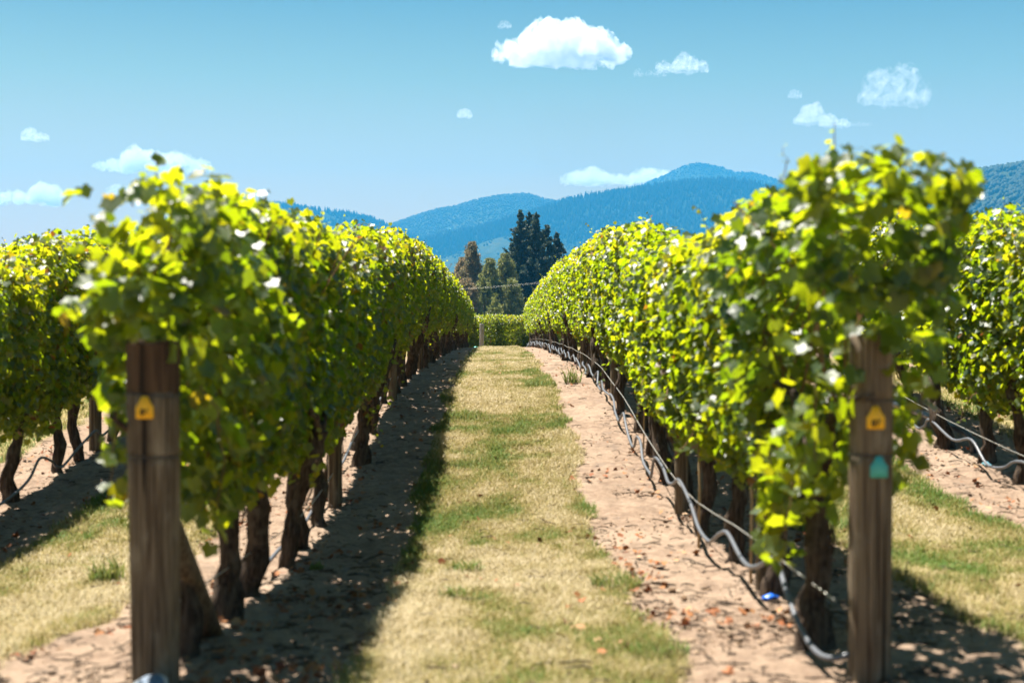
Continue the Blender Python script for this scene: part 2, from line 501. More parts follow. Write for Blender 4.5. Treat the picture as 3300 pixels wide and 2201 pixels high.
def canopy_mesh(name, seed, n, L=1.30, zb=.62, zt=1.80, w=.33, size=.115, ends=0, thr=.30, tops=3, hang=3, topfn=None, botfn=None, wfn=None, ex=3.0, extra=(), bulge=.45, spread=.06, endf=3, deepf=.2):
    """leafy wall of one vine: local y runs along the row, z up; leaves hang in lumps on a rounded box"""
    global rng
    rng = np.random.default_rng(seed)
    mb = MB()
    th = np.linspace(0, 2 * PI, 400, endpoint=False)
    cx = np.sign(np.cos(th)) * np.abs(np.cos(th)) ** (2 / ex)
    cz = np.sign(np.sin(th)) * np.abs(np.sin(th)) ** (2 / ex)
    hh = (zt - zb) / 2
    seg = np.hypot(np.roll(cx, -1) * w - cx * w, np.roll(cz, -1) * hh - cz * hh)
    cdf = np.cumsum(seg) / seg.sum()
    got_c, got_n = [], []
    cnt = 0
    while cnt < n:
        m = n * 2
        ti = np.searchsorted(cdf, rng.random(m))
        ti = np.minimum(ti, 399)
        a = th[ti] + rng.normal(0, .03, m)
        ux = np.sign(np.cos(a)) * np.abs(np.cos(a)) ** (2 / ex)
        uz = np.sign(np.sin(a)) * np.abs(np.sin(a)) ** (2 / ex)
        y = rng.uniform(-L / 2 - .06, L / 2 + .06, m)
        rr = 1 - np.abs(rng.normal(0, .20, m)) + rng.normal(0, spread, m)
        deep = rng.random(m) < deepf
        rr = np.where(deep, rng.uniform(0, .8, m), rr)
        zt_y = zt + .16 * (n1(y * 2.6 + 40, seed) - .5) + (topfn(y) if topfn else 0)
        zb_y = zb + .34 * (n1(y * 3.1 + 10, seed + 1) - .5) + (botfn(y) if botfn else 0)
        wy = w * (1 + bulge * (vnoise(np.stack([uz * 2.2 + np.sign(ux) * 9, y * 2.4, y * 0 + seed], -1), seed + 2) - .5)) * (wfn(uz, y) if wfn else 1)
        h2 = (zt_y - zb_y) / 2
        x = ux * wy * rr
        z = (zt_y + zb_y) / 2 + uz * h2 * np.where(np.abs(uz) > .6, rr, 1)
        nx_ = np.sign(ux) * np.abs(ux) ** (ex - 1) / w; nz_ = np.sign(uz) * np.abs(uz) ** (ex - 1) / hh
        p = np.stack([x, y, z], -1)
        nn = norm(np.stack([nx_, y * 0, nz_], -1))
        if ends:
            e = ends * y / (L / 2)
            nn = norm(nn + np.stack([e * 0, ends * np.clip(e, 0, 1) ** 3 * 2.0, e * 0], -1))
            if ends:
                sh = np.clip((e - .55) / .45, 0, 1)
                p[:, 0] *= 1 - .22 * sh ** 2
        keep = vnoise(p * np.array([3.3, 3.3, 2.6]) + seed, seed + 5) > thr
        p, nn = p[keep], nn[keep]
        got_c.append(p); got_n.append(nn); cnt += len(p)
    C = np.concatenate(got_c)[:n]; O = np.concatenate(got_n)[:n]
    if ends:   # close the end of the row with leaves
        ne = n // endf
        ux = rng.uniform(-1, 1, ne); uz = rng.uniform(-1, 1, ne)
        ok = np.abs(ux) ** ex + np.abs(uz) ** ex < 1
        ux, uz = ux[ok], uz[ok]
        yv = ends * (L / 2 - .02 - np.abs(rng.normal(0, .10, len(ux))) - .25 * np.abs(ux) ** 2.5)
        tf = (topfn(yv) if topfn else 0); bf = (botfn(yv) if botfn else 0)
        zc = (zt + tf + zb + bf) / 2 + uz * (zt + tf - zb - bf) / 2
        wv = w * (wfn(uz, yv) if wfn else 1)
        p = np.stack([ux * wv * .9, yv, zc], -1)
        keep = vnoise(p * 4 + seed, seed + 9) > thr + .04
        C = np.concatenate([C, p[keep]])
        O = np.concatenate([O, np.tile([0, float(ends), .1], (keep.sum(), 1))])
    n = len(C)
    upb = rng.uniform(.25, 1.25, n)[:, None]
    N = norm(O * rng.uniform(.25, .9, n)[:, None] + np.array([0, 0, 1.]) * upb + rng.normal(0, .62, (n, 3)) * np.array([.8, 1.25, .8]))
    T = np.array([0, 0, -1.]) + O * .35 + rng.normal(0, .45, (n, 3))
    S = size * rng.uniform(.62, 1.22, n)
    lum = vnoise(C * 2.0, seed + 21)
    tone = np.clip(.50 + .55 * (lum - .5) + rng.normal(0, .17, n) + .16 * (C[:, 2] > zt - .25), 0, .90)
    yel = rng.random(n) < .018
    tone[yel] = rng.uniform(.93, 1.0, yel.sum())
    place_leaves(mb, C, N, T, S, tone)
    for k in range(tops):
        y = rng.uniform(-L / 2, L / 2)
        zt_y = zt + (topfn(np.array([y]))[0] if topfn else 0)
        shoot(mb, (rng.uniform(-.7, .7) * w, y, zt_y - .16), (rng.normal(0, .35), rng.normal(0, .35), 1), rng.uniform(.16, .26), .03, 7, size * .85, size * .4, .72)
    for k in range(hang):
        y = rng.uniform(-L / 2, L / 2); s = rng.choice([-1, 1])
        shoot(mb, (s * w * .8, y, rng.uniform(zb + .05, zb + .45)), (s * .3, rng.normal(0, .4), -.4), rng.uniform(.12, .22), rng.uniform(.05, .15), 8, size * .9, size * .5, .6)
    for p0, d, L_, dr, ns, s0, s1 in extra: shoot(mb, p0, d, L_, dr, ns, s0, s1, .66)
    # a few bare canes inside the wall
    for k in range(7):
        y = rng.uniform(-L / 2, L / 2) if not ends else rng.uniform(-.15, L / 2)
        pth = np.array([(rng.normal(0, .05), y, zb + .2), (rng.normal(0, .12), y + rng.normal(0, .1), (zb + zt) / 2), (rng.normal(0, .16), y + rng.normal(0, .16), zt - .1)])
        add_tube(mb, pth, [.006, .005, .003], 4, mat=1, cap=False)
    return mb.mesh(name, [M['leaf'], M['stem']])

def trunk_mesh(seed, h=.78, r=.045, lean=(0, 0), arms=True):
    r_ = np.random.default_rng(seed)
    mb = MB()
    k = 16
    t = np.linspace(0, 1, k)
    wob = np.cumsum(r_.normal(0, .011, (k, 2)), 0); wob -= wob[0]
    ph = r_.uniform(0, 6)
    path = np.stack([lean[0] * t + wob[:, 0] + .018 * np.sin(t * 5 + ph), lean[1] * t + wob[:, 1] + .02 * np.cos(t * 4 + ph), -.06 + (h + .06) * t], -1)
    rad = r * (1.22 - .45 * t + .35 * np.exp(-((t - .95) / .12) ** 2) + .25 * np.exp(-(t / .08) ** 2)) * (1 + .10 * np.sin(t * 17 + ph))
    add_tube(mb, path, rad, 14, rough=.34, seed=seed, twist=.10, freq=13)
    # a second strand wound round the trunk
    ang = t * 4 + ph
    p2 = path + np.stack([np.cos(ang), np.sin(ang), t * 0], -1) * (rad * .75)[:, None]
    add_tube(mb, p2, rad * .5, 8, rough=.3, seed=seed + 5, freq=13)
    if arms:
        top = path[-1]
        for s in (-1, 1):
            q = np.linspace(0, 1, 8)
            pa = top + np.stack([r_.normal(0, .012, 8), s * q * .6, -.03 + .20 * q ** .7 + r_.normal(0, .01, 8)], -1)
            pa[0] = top - np.array([0, 0, .04])
            add_tube(mb, pa, np.linspace(r * .6, r * .18, 8), 8, rough=.3, seed=seed + 9 + s, freq=14)
    # loose strips of bark
    for q in range(5):
        a = r_.uniform(0, 2 * PI); z0 = r_.uniform(.1, .6) * h
        ii = np.array([z0, z0 + .06, z0 + .13])
        cx = np.interp(ii, path[:, 2], path[:, 0]); cy = np.interp(ii, path[:, 2], path[:, 1])
        rr = r * np.array([1.15, 1.35, 1.1])
        add_tube(mb, np.stack([cx + rr * math.cos(a), cy + rr * math.sin(a), ii], -1), [.004, .006, .003], 4, seed=seed)
    return mb.mesh('trunk', [M['bark']])

TRUNKS = [trunk_mesh(100 + k, h=.74 + .05 * (k % 3), r=.040 + .005 * (k % 4), lean=[(.02, .05), (-.04, -.06), (.05, .02), (-.02, .09), (.07, -.03), (0, .0)][k]) for k in range(6)]
CANW = lambda uz, y: np.interp(uz, [-1, -.4, .3, .75, 1], [.62, .80, 1.0, 1.10, 1.0])
CAN = [canopy_mesh('foliage', 200 + k, 3500, size=.071, wfn=CANW, bulge=.20, spread=.026, thr=.25, w=.262 + .012 * (k % 3), zt=1.78 + .03 * (k % 4), zb=.50 + .03 * (k % 3), tops=3 + k % 3, hang=2) for k in range(8)]

# ------------------------------------------------------------------ vines
ORD = ['first', 'second', 'third', 'fourth', 'fifth', 'sixth', 'seventh', 'eighth', 'ninth', 'tenth']
def vine(x, y, label, group, foliage, trunk, rz=0., sz=1., lean=0.):
    z = float(H(x, y))
    e = obj('grapevine', None, None, (x, y, z), (0, 0, 0))
    tag(e, label, 'grapevine', group)
    obj('trunk', trunk, e, (random.uniform(-.05, .05), random.uniform(-.06, .06), 0), (0, 0, rz + random.uniform(-.07, .07)))
    obj('foliage', foliage, e, (0, 0, 0), (0, lean, rz), (1, 1, sz))
    return e

def row_positions(first, start, end, step):
    out = list(first)
    y = (out[-1] + step) if out else start
    while y < end:
        out.append(y + random.uniform(-.12, .12)); y += step
    return out

# the two ends of the rows nearest the camera have their own shapes
def topL(y): return .10 * np.exp(-((y + .30) / .18) ** 2) - .06 * np.exp(-((y + .55) / .12) ** 2)
END_L = canopy_mesh('foliage', 901, 1150, L=1.35, zb=.66, zt=1.79, w=.285, size=.088, ends=-1, endf=8, bulge=.40, thr=.36, deepf=.05, tops=5, hang=2, topfn=topL,
                    botfn=lambda y: .62 * np.clip((-y - .30) / .3, 0, 1) - .06, ex=2.6,
                    wfn=lambda uz, y: np.interp(uz, [-1, -.4, .2, .7, 1], [.72, .86, 1.08, 1.02, .85]),
    extra=[((-.14, -.45, 1.45), (-.6, -.2, .75), .20, .04, 10, .09, .05), ((-.20, -.40, 1.35), (-.9, -.1, .2), .14, .04, 8, .09, .06), ((.0, -.45, 1.70), (.1, -.2, 1), .16, .02, 8, .09, .06),
           ((-.16, -.35, .95), (-.12, -.15, -1), .30, .0, 10, .10, .08), ((-.10, -.30, .90), (-.12, -.2, -1), .22, .0, 8, .10, .08), ((.16, -.5, 1.05), (.15, -.2, -1), .32, .0, 10, .10, .08), ((.2, -.35, .95), (.1, -.1, -1), .40, .0, 12, .10, .08)])
END_R = canopy_mesh('foliage', 913, 1350, L=1.36, zb=.66, zt=1.80, w=.36, size=.088, ends=-1, endf=8, bulge=.36, thr=.36, deepf=.05, tops=6, hang=0, ex=3.4,
                    botfn=lambda y: .60 * np.clip((-y - .35) / .25, 0, 1) - .05,
                    wfn=lambda uz, y: np.interp(uz, [-1, -.4, .2, .7, 1], [.70, .88, .98, 1.0, 1.0]),
    extra=[((-.25, -.3, 1.74), (-.1, .1, 1), .13, .01, 5, .04, .02), ((-.12, -.4, 1.75), (.1, -.1, 1), .12, .01, 5, .035, .02), ((.16, -.3, 1.74), (.0, .1, 1), .12, .01, 5, .03, .02),
           ((.24, -.45, 1.66), (.9, -.2, .45), .22, .06, 8, .09, .05), ((-.20, .0, .80), (-.12, .1, -1), .44, .0, 16, .10, .08), ((-.18, .25, .85), (-.15, -.1, -1), .50, .0, 17, .10, .08),
           ((-.16, .1, .85), (-.1, -.2, -1), .50, .0, 17, .10, .08), ((-.14, -.05, .8), (-.1, -.1, -1), .46, .0, 16, .10, .08), ((-.22, .15, .8), (-.1, -.1, -1), .42, .0, 15, .10, .08), ((-.18, -.45, 1.0), (-.1, -.1, -1), .26, .0, 9, .10, .08),
           ((.22, -.35, 1.0), (.0, -.05, -1), .26, .0, 10, .10, .08), ((.24, -.2, .95), (.0, .1, -1), .26, .0, 9, .10, .08)])

gL = 'grapevines of the shaded row beside the middle path'
gR = 'grapevines of the sunlit row beside the middle path'
posL = row_positions([5.50, 6.40, 7.02, 8.05, 8.86, 9.75, 10.75, 11.85, 12.6, 13.6, 14.6, 15.55], 0, ROW_END - .6, 1.10)
posR = row_positions([5.46, 6.55, 7.75, 8.75, 9.9, 10.9], 0, ROW_END + .5, 1.12)
far_L = 'grapevine far along the shaded row, one of many alike merging into a dark leafy wall'
far_R = 'grapevine far along the sunlit row, one of many alike merging into a bright leafy wall'
for k, y in enumerate(posL):
    fo = END_L if k == 0 else CAN[(k * 5 + 3) % 8]
    if k == 0: lab = 'grapevine bushing out over the end post that carries a single yellow tag'
    elif k < 9: lab = f'{ORD[k]} grapevine from the one-tag end post, its dark side to the grass path'
    else: lab = far_L
    sz = 1.0 if k == 0 else random.uniform(.98, 1.03) * float(np.interp(y, [5, 6.4, 8, 11, 16, 25, 54], [1.02, 1.07, 1.07, 1.06, 1.01, .97, .93]))
    v = vine(ROWS['L'] + random.uniform(-.02, .02), y if k else 5.42, lab, gL, fo, TRUNKS[(k * 7 + 1) % 6], 0 if k == 0 or k % 2 else PI, sz)
for k, y in enumerate(posR):
    fo = END_R if k == 0 else CAN[(k * 3 + 1) % 8]
    if k == 0: lab = 'tall square-topped grapevine over the end post with yellow and turquoise tags'
    elif k < 9: lab = f'{ORD[k]} grapevine from the end post with two tags, sunlit side to the path'
    else: lab = far_R
    sz = 1.0 if k == 0 else random.uniform(.97, 1.04) * float(np.interp(y, [5, 8, 11, 16, 25, 54], [1.0, 1.0, 1.01, .98, .96, .93]))
    v = vine(ROWS['R'] + (random.uniform(-.02, .02) if k else -.02), y if k else 5.34, lab, gR, fo, TRUNKS[(k * 5 + 2) % 6], 0 if k == 0 or k % 2 else PI, sz)
    if k == 0: v.children[1].location.x = -.095
gLL, gRR = 'grapevines of the outer shaded row', 'grapevines of the outer sunlit row'
for k, y in enumerate(row_positions([5.6, 6.7, 7.8, 8.9, 10.0, 11.0, 11.9, 12.6, 13.5], 0, 25, 1.1)):
    lab = 'grapevine in the outer shaded row, one of many alike behind the one-tag post'
    if 5 <= k <= 7: lab = f'{ORD[k - 5]} visible grapevine of the outer shaded row, counted from the photo edge'
    vine(ROWS['LL'], y, lab, gLL, CAN[(k * 3 + 5) % 8], TRUNKS[(k * 5) % 6], PI * (k % 2), random.uniform(1.02, 1.09))
for k, y in enumerate(row_positions([5.6, 6.8, 8.0, 9.2, 10.35, 11.0, 12.0, 13.1], 0, 25, 1.1)):
    lab = 'grapevine in the outer sunlit row, one of many alike beyond the two-tag post'
    if 4 <= k <= 6: lab = f'{ORD[k - 4]} visible grapevine of the outer sunlit row, counted from the photo edge'
    vine(ROWS['RR'], y, lab, gRR, CAN[(k * 5 + 2) % 8], TRUNKS[(k * 7 + 3) % 6], PI * (k % 2), random.uniform(.97, 1.06))
for nm, xx in (('LLL', ROWS['LLL']), ('RRR', ROWS['RRR'])):
    for k, y in enumerate(np.arange(11.5, 24, 1.1)):
        vine(xx, float(y), 'dim grapevine two rows out, glimpsed between the trunks of the outer ' + ('shaded row' if nm == 'LLL' else 'sunlit row'),
             'grapevines two rows out on the ' + ('shaded' if nm == 'LLL' else 'sunlit') + ' side', CAN[k % 8], TRUNKS[k % 6], 0, 1.0)
# rows that cross the end of the path
for r, yy in enumerate((61.5, 63.8, 66.1)):
    for k, xx in enumerate(np.arange(-5, 6.2, 1.12)):
        v = vine(float(xx), yy, ('grapevine in the cross row closing the far end of the path' if r == 0 else 'paler grapevine top peeping over the cross row at the far end'),
             'grapevines of the ' + ('near' if r == 0 else 'rear') + ' cross row', CAN[(k + r * 3) % 8], TRUNKS[k % 6], 0, 1.22)
        v.location.z -= .42
        v.rotation_euler = (0, 0, PI / 2)

# ------------------------------------------------------------------ posts
def post_geo(r0, r1, h, grooves=(), sides=28, seed=0, lean=(0, 0), zlo=-.2, flat=0.):
    zs = list(np.linspace(zlo, h - .012, 26))
    for g_ in grooves: zs += [g_ - .006, g_ - .003, g_ + .003, g_ + .006]
    zs = np.array(sorted(zs + [h - .004, h]))
    t = (zs - zlo) / (h - zlo)
    r = r0 + (r1 - r0) * t
    for g_ in grooves: r = np.where(np.abs(zs - g_) < .0045, r - .0045, r)
    r = np.where(zs > h - .006, r - .008, r)
    path = np.stack([lean[0] * t, lean[1] * t, zs], -1)
    a = np.arange(sides) / sides * 2 * PI
    ring = np.stack([path[:, None, 0] + r[:, None] * np.cos(a), path[:, None, 1] + r[:, None] * np.sin(a), np.repeat(zs[:, None], sides, 1)], -1)
    dn = .07 * (vnoise(ring * np.array([9, 9, 2.2]), seed) - .5) + .05 * (vnoise(ring * np.array([45, 45, 2]), seed + 1) - .5)
    ring[..., :2] = path[:, None, :2] + (ring[..., :2] - path[:, None, :2]) * (1 + dn)[..., None]
    ring[-1, :, 2] += .018 * (vnoise(ring[-1] * 14, seed + 4) - .5)
    n = len(zs)
    k, s = np.meshgrid(np.arange(n - 1), np.arange(sides), indexing='ij'); s2 = (s + 1) % sides
    f = np.stack([k * sides + s, k * sides + s2, (k + 1) * sides + s2, (k + 1) * sides + s], -1).reshape(-1, 4)
    v = ring.reshape(-1, 3)
    c = len(v)
    v = np.concatenate([v, [[lean[0], lean[1], h - .006]]])
    sa = np.arange(sides); z = (n - 1) * sides
    tri = np.stack([z + sa, z + (sa + 1) % sides, np.full(sides, c)], -1)
    return v, f, tri

def post_mesh(name, mat, *a, **k):
    v, f, tri = post_geo(*a, **k)
    return mesh_np(name, v, [tri, f], mat)

def wire_ring(parent, z, r, cx=0., cy=0.):
    a = np.linspace(0, 2 * PI, 33)
    mb = MB()
    add_tube(mb, np.stack([cx + r * np.cos(a), cy + r * np.sin(a), z + .004 * np.sin(a * 2)], -1), .0022, 6, cap=False)
    return obj('wire_loop', mb.mesh('wire_loop', [M['pipe']]), parent)

def tag_mesh(mat, w=.076, h=.094, th=.003):
    half = [(.010, 1.0), (.016, .93), (.020, .80), (.028, .66), (.037, .55), (.038, .50), (.038, .04), (.034, .0)]
    out = [(x * w / .076, y * h) for x, y in half]
    out = out + [(-x, y) for x, y in out[::-1]]
    n = len(out)
    v = np.array([(x, 0, y) for x, y in out] + [(x, th, y) for x, y in out])
    k = np.arange(n); k2 = (k + 1) % n
    side = np.stack([k, k2, n + k2, n + k], -1)
    v = np.concatenate([v, [[0, 0, .4 * h], [0, th, .4 * h]]])
    front = np.stack([k2, k, np.full(n, 2 * n)], -1); back = np.stack([n + k, n + k2, np.full(n, 2 * n + 1)], -1)
    return mesh_np('tag', v, [np.concatenate([front, back]), side], mat, smooth=False)

def digits(text, size, loc, parent):
    cu = bpy.data.curves.new('number', 'FONT')
    cu.body = text; cu.size = size; cu.extrude = .0006; cu.align_x = 'CENTER'; cu.offset = .0012
    o = bpy.data.objects.new('number', cu)
    dg = bpy.context.evaluated_depsgraph_get()
    COL.objects.link(o)
    bpy.context.view_layer.update()
    me = bpy.data.meshes.new_from_object(o.evaluated_get(bpy.context.evaluated_depsgraph_get()))
    COL.objects.unlink(o); bpy.data.objects.remove(o)
    me.materials.clear(); me.materials.append(M['ink'])
    return obj('number', me, parent, loc, (PI / 2, 0, 0))

# end post with one yellow tag
zl = float(H(-1.205, 4.96))
eL = obj('end_post', None, None, (-1.176, 4.90, zl))
tag(eL, 'thick round weathered wooden end post with a single yellow number tag', 'post')
obj('timber', post_mesh('timber', M['post'], .079, .093, 1.035, (.815 - .002,), seed=3, lean=(-.010, 0)), eL)
obj('dark_top', post_mesh('dark_top', M['post_dark'], .0915, .0935, 1.205, (1.026,), seed=8, lean=(-.0005, 0), zlo=1.026), eL, (-.0098, 0, 0))
wire_ring(eL, 1.020, .097, -.010); wire_ring(eL, .812, .094, -.008)
tY = obj('tag', tag_mesh(M['tag_y'], .060, .076), eL, (-.014, -.101, .943)); tY['label'] = 'yellow tag'
digits('86', .030, (0, -.0012, .012), tY)
# end post with two tags
zr = float(H(1.295, 4.96))
eR = obj('end_post', None, None, (1.286, 4.90, zr))
tag(eR, 'slimmer round wooden end post with a yellow tag above a turquoise tag', 'post')
obj('timber', post_mesh('timber', M['post'], .073, .077, 1.20, (.975, .785), seed=13, lean=(.004, 0)), eR)
wire_ring(eR, .975, .080, .003); wire_ring(eR, .785, .080, .002)
tY = obj('tag', tag_mesh(M['tag_y'], .062, .078), eR, (-.002, -.0845, .878)); tY['label'] = 'yellow tag'
digits('87', .030, (0, -.0012, .010), tY)
tT = obj('tag', tag_mesh(M['tag_t'], .060, .074), eR, (.010, -.0835, .712)); tT['label'] = 'turquoise tag'

# brace leaning behind the first post
mbr = MB()
add_tube(mbr, [(.02, .10, .62), (.02, .5, .33), (.02, 1.06, -.10)], [.05, .052, .055], 18, rough=.05, seed=4)
br = obj('brace_pole', mbr.mesh('brace_pole', [M['post']]), None, (-1.205, 4.90, zl))
tag(br, 'dark slanting wooden brace pole propping the one-tag end post from behind', 'brace')

def line_post(x, y, h, r, label, group, mat='post', seed=1):
    o = obj('trellis_post', post_mesh('trellis_post', M[mat], r * 1.03, r, h, (), 20, seed), None, (x, y, float(H(x, y))), (0, 0, random.uniform(0, 6)))
    tag(o, label, 'post', group)
    return o
gp = 'trellis posts standing in the rows'
for k, y in enumerate([10.4, 16.1, 21.7, 27.3, 33, 38.6, 44.2, 49.8]):
    line_post(-1.19, y, 1.6, .05, ['first round trellis post among the trunks of the shaded row', 'second trellis post of the shaded row, farther up the path'][k] if k < 2 else 'trellis post deep in the shaded row, one of several alike', gp, seed=20 + k)
for k, y in enumerate([6.68, 9.74, 15.3, 20.9, 26.5, 32, 37.7, 43.3, 49]):
    line_post(1.26, y, 1.6, .045, ['sun-edged trellis post standing by the blue plastic scraps', 'trellis post among the trunks behind the doubled hose of the sunlit row'][k] if k < 2 else 'trellis post deep in the sunlit row, one of several alike', gp, seed=40 + k)
line_post(-3.7, 13.1, 1.6, .055, 'grey trellis post between trunks of the outer shaded row', gp, seed=61)
line_post(3.8, 14.2, 1.6, .055, 'trellis post hidden in leaves of the outer sunlit row', gp, seed=62)
for k, (x, y) in enumerate([(-.35, 62.4), (1.05, 62.4)]):
    line_post(x, y, 1.5, .06, ['thin grey post in front of the far cross row, beside the pale end post', 'thin grey post in the far cross row, close to the sunlit row'][k], 'posts of the cross row', 'post_grey', 70 + k)
zf = float(H(-.62, 55.2))
eF = obj('end_post', None, None, (-.62, 55.2, zf))
tag(eF, 'pale grey end post at the far end of the shaded row', 'post')
obj('timber', post_mesh('timber', M['post_grey'], .088, .085, 1.0, (.62, .72), seed=90), eF)
wire_ring(eF, .62, .092); wire_ring(eF, .72, .092)
# thin stakes
for k, (x, y, h) in enumerate([(1.22, 6.85, .80), (1.18, 8.35, .75), (1.25, 12.2, .8)]):
    mb = MB(); add_tube(mb, [(0, 0, -.1), (.01, .01, h * .5), (.0, .02, h)], .0075, 8, rough=.05, seed=k)
    o = obj('bamboo_stake', mb.mesh('bamboo_stake', [M['cane_stake']]), None, (x, y, float(H(x, y))))
    tag(o, ['thin bamboo stake beside the sun-edged trellis post', 'thin stake beside the sagging hose loop of the sunlit row', 'thin stake farther up the sunlit row'][k], 'stake', 'thin stakes in the sunlit row')

# ------------------------------------------------------------------ drip hoses and wires
def spline(pts, n):
    pts = np.asarray(pts, dtype=float)
    P = np.concatenate([[2 * pts[0] - pts[1]], pts, [2 * pts[-1] - pts[-2]]])
    out = []
    for k in range(len(pts) - 1):
        p0, p1, p2, p3 = P[k:k + 4]
        for t in np.linspace(0, 1, n, endpoint=False):
            out.append(.5 * ((2 * p1) + (p2 - p0) * t + (2 * p0 - 5 * p1 + 4 * p2 - p3) * t * t + (3 * p1 - p0 - 3 * p2 + p3) * t ** 3))
    out.append(pts[-1])
    return np.array(out)

def hose_row(x0, pts_near, y_end, label, r=.011, rest=.24, sag=.17, seed=0, step=1.25):
    r_ = np.random.default_rng(seed)
    pts = [(x, y, float(H(x, y)) + z) for x, y, z in pts_near]
    y = pts_near[-1][1]
    while y < y_end:
        L = step * r_.uniform(.8, 1.2); s = sag * r_.uniform(.35, 1.1)
        for q, dz in ((.15, .75), (.30, 1.0), (.55, .7), (.80, .22), (1.0, 0)):
            yy = y + L * q; xx = x0 + r_.normal(0, .012)
            pts.append((xx, yy, float(H(xx, yy)) + max(.03, rest - s * dz + r_.normal(0, .01))))
        y += L
    mb = MB(); add_tube(mb, spline(pts, 5), r, 8)
    o = obj('drip_hose', mb.mesh('drip_hose', [M['hose']])); tag(o, label, 'hose', 'drip hoses under the rows')
    return o
hose_row(1.15, [(1.245, 4.90, .10), (1.16, 4.92, .075), (1.13, 5.05, .075), (1.12, 5.25, .12), (1.12, 5.45, .185), (1.13, 5.65, .25), (1.14, 5.80, .285), (1.14, 5.95, .265), (1.14, 6.2, .20), (1.14, 6.45, .165),
                (1.15, 6.75, .175), (1.15, 7.1, .24), (1.15, 7.35, .21), (1.15, 7.55, .16), (1.15, 7.75, .125), (1.14, 8.05, .16), (1.15, 8.5, .26), (1.15, 9.0, .33), (1.15, 9.3, .27), (1.14, 9.5, .25), (1.15, 9.9, .29), (1.15, 10.4, .27)],
         56, rest=.19, sag=.13, label='sagging grey drip hose along the sunlit row, tied to the two-tag end post', seed=5)
hose_row(-1.27, [(-1.27, 5.6, .05), (-1.28, 6.4, .06), (-1.27, 7.2, .07)], 52, 'drip hose low behind the trunks of the shaded row', seed=6, rest=.10, sag=.06)
hose_row(-3.62, [(-3.62, 9.2, .2), (-3.6, 10.2, .12), (-3.6, 10.9, .16), (-3.6, 11.2, .28), (-3.6, 11.5, .2)], 24, 'arched drip hose between the trunks of the outer shaded row', seed=7, rest=.22, sag=.12)
hose_row(3.68, [(3.66, 9.0, .22), (3.66, 9.9, .24), (3.66, 10.25, .14), (3.66, 10.6, .10), (3.66, 10.95, .22), (3.66, 11.4, .14), (3.66, 12.0, .2)], 24, 'grey drip hose sagging below the wire of the outer sunlit row', seed=8, rest=.24, sag=.15)
mb = MB(); add_tube(mb, spline([(3.9, 11.6, float(H(3.9, 11.6)) - .03), (3.88, 11.62, float(H(3.88, 11.6)) + .1), (3.84, 11.9, float(H(3.8, 11.9)) + .15), (3.82, 12.6, float(H(3.8, 12.6)) + .13), (3.8, 13.6, float(H(3.8, 13.6)) + .1)], 8), .028, 12)
tag(obj('water_pipe', mb.mesh('water_pipe', [M['pipe']])), 'fat black water pipe bent to the ground behind trunks of the outer sunlit row', 'pipe')

def wire_row(x, y0, y1, z, label, r=.0032):
    pts = []
    for y in np.arange(y0, y1, .7): pts.append((x, y, float(H(x, y)) + z + .008 * math.sin(y * 2)))
    mb = MB(); add_tube(mb, pts, r, 6)
    tag(obj('trellis_wire', mb.mesh('trellis_wire', [M['wire']])), label, 'wire', 'low trellis wires')
wire_row(1.185, 4.97, 55, .27, 'straight steel wire above the hose of the sunlit row')
wire_row(3.68, 6, 24, .27, 'straight steel wire above the hose of the outer sunlit row', .003)
wire_row(-1.2, 5.0, 54, .24, 'low steel wire behind the trunks of the shaded row', .003)

# ------------------------------------------------------------------ small things on the ground
# pipe stub at the foot of the one-tag post
mb = MB()
a = np.linspace(0, 1, 8)
add_tube(mb, np.stack([a * 0, .0 - a * .02, -.06 + a * .145], -1), .062, 28)
st = obj('pipe_stub', mb.mesh('pipe_stub', [M['pvc']]), None, (-1.135, 4.735, float(H(-1.135, 4.735)) - .01), (math.radians(28), math.radians(-14), 0))
tag(st, 'grey plastic pipe stub leaning at the foot of the one-tag post', 'pipe')
mb = MB()
t = np.linspace(0, 2 * PI, 33)
add_tube(mb, np.stack([.0625 * np.cos(t), -.02 + .0625 * np.sin(t), t * 0 + .085], -1), .006, 8, cap=False)
obj('rim', mb.mesh('rim', [M['pvc_rim']]), st)

def scrap(name, mat, x, y, s, label, seed, cat, group=None, dz=.0):
    r_ = np.random.default_rng(seed)
    u, w_ = np.meshgrid(np.linspace(-1, 1, 12), np.linspace(-1, 1, 9), indexing='ij')
    hgt = .55 * fbm(np.stack([u * 1.4 + seed, w_ * 1.4, u * 0], -1), seed, 3) + .35 * (1 - u ** 2) * (1 - .5 * w_ ** 2)
    top = np.stack([u * s * (1 - .2 * w_ ** 2), w_ * s * .7 * (1 - .25 * u ** 2), hgt * s], -1)
    bot = top.copy(); bot[..., 2] -= .05 * s + .1 * s
    V = np.concatenate([top.reshape(-1, 3), bot.reshape(-1, 3)])
    n, m = u.shape
    i, j = np.meshgrid(np.arange(n - 1), np.arange(m - 1), indexing='ij')
    q = np.stack([i * m + j, (i + 1) * m + j, (i + 1) * m + j + 1, i * m + j + 1], -1).reshape(-1, 4)
    rim = [k * m for k in range(n)] + [(n - 1) * m + k for k in range(1, m)] + [k * m + m - 1 for k in range(n - 2, -1, -1)] + [k for k in range(m - 2, 0, -1)]
    rim = np.array(rim); r2 = np.roll(rim, -1)
    sd = np.stack([r2, rim, rim + n * m, r2 + n * m], -1)
    me = mesh_np(name, V, [q, q[:, ::-1] + n * m, sd], mat)
    o = obj(name, me, None, (x, y, float(H(x, y)) + .012 + dz), (0, 0, r_.uniform(0, 6)))
    return tag(o, label, cat, group)
scrap('plastic_scrap', M['blue'], 1.235, 6.42, .042, 'crumpled bright blue plastic scrap at the foot of the sun-edged post', 3, 'scrap', 'blue plastic scraps')
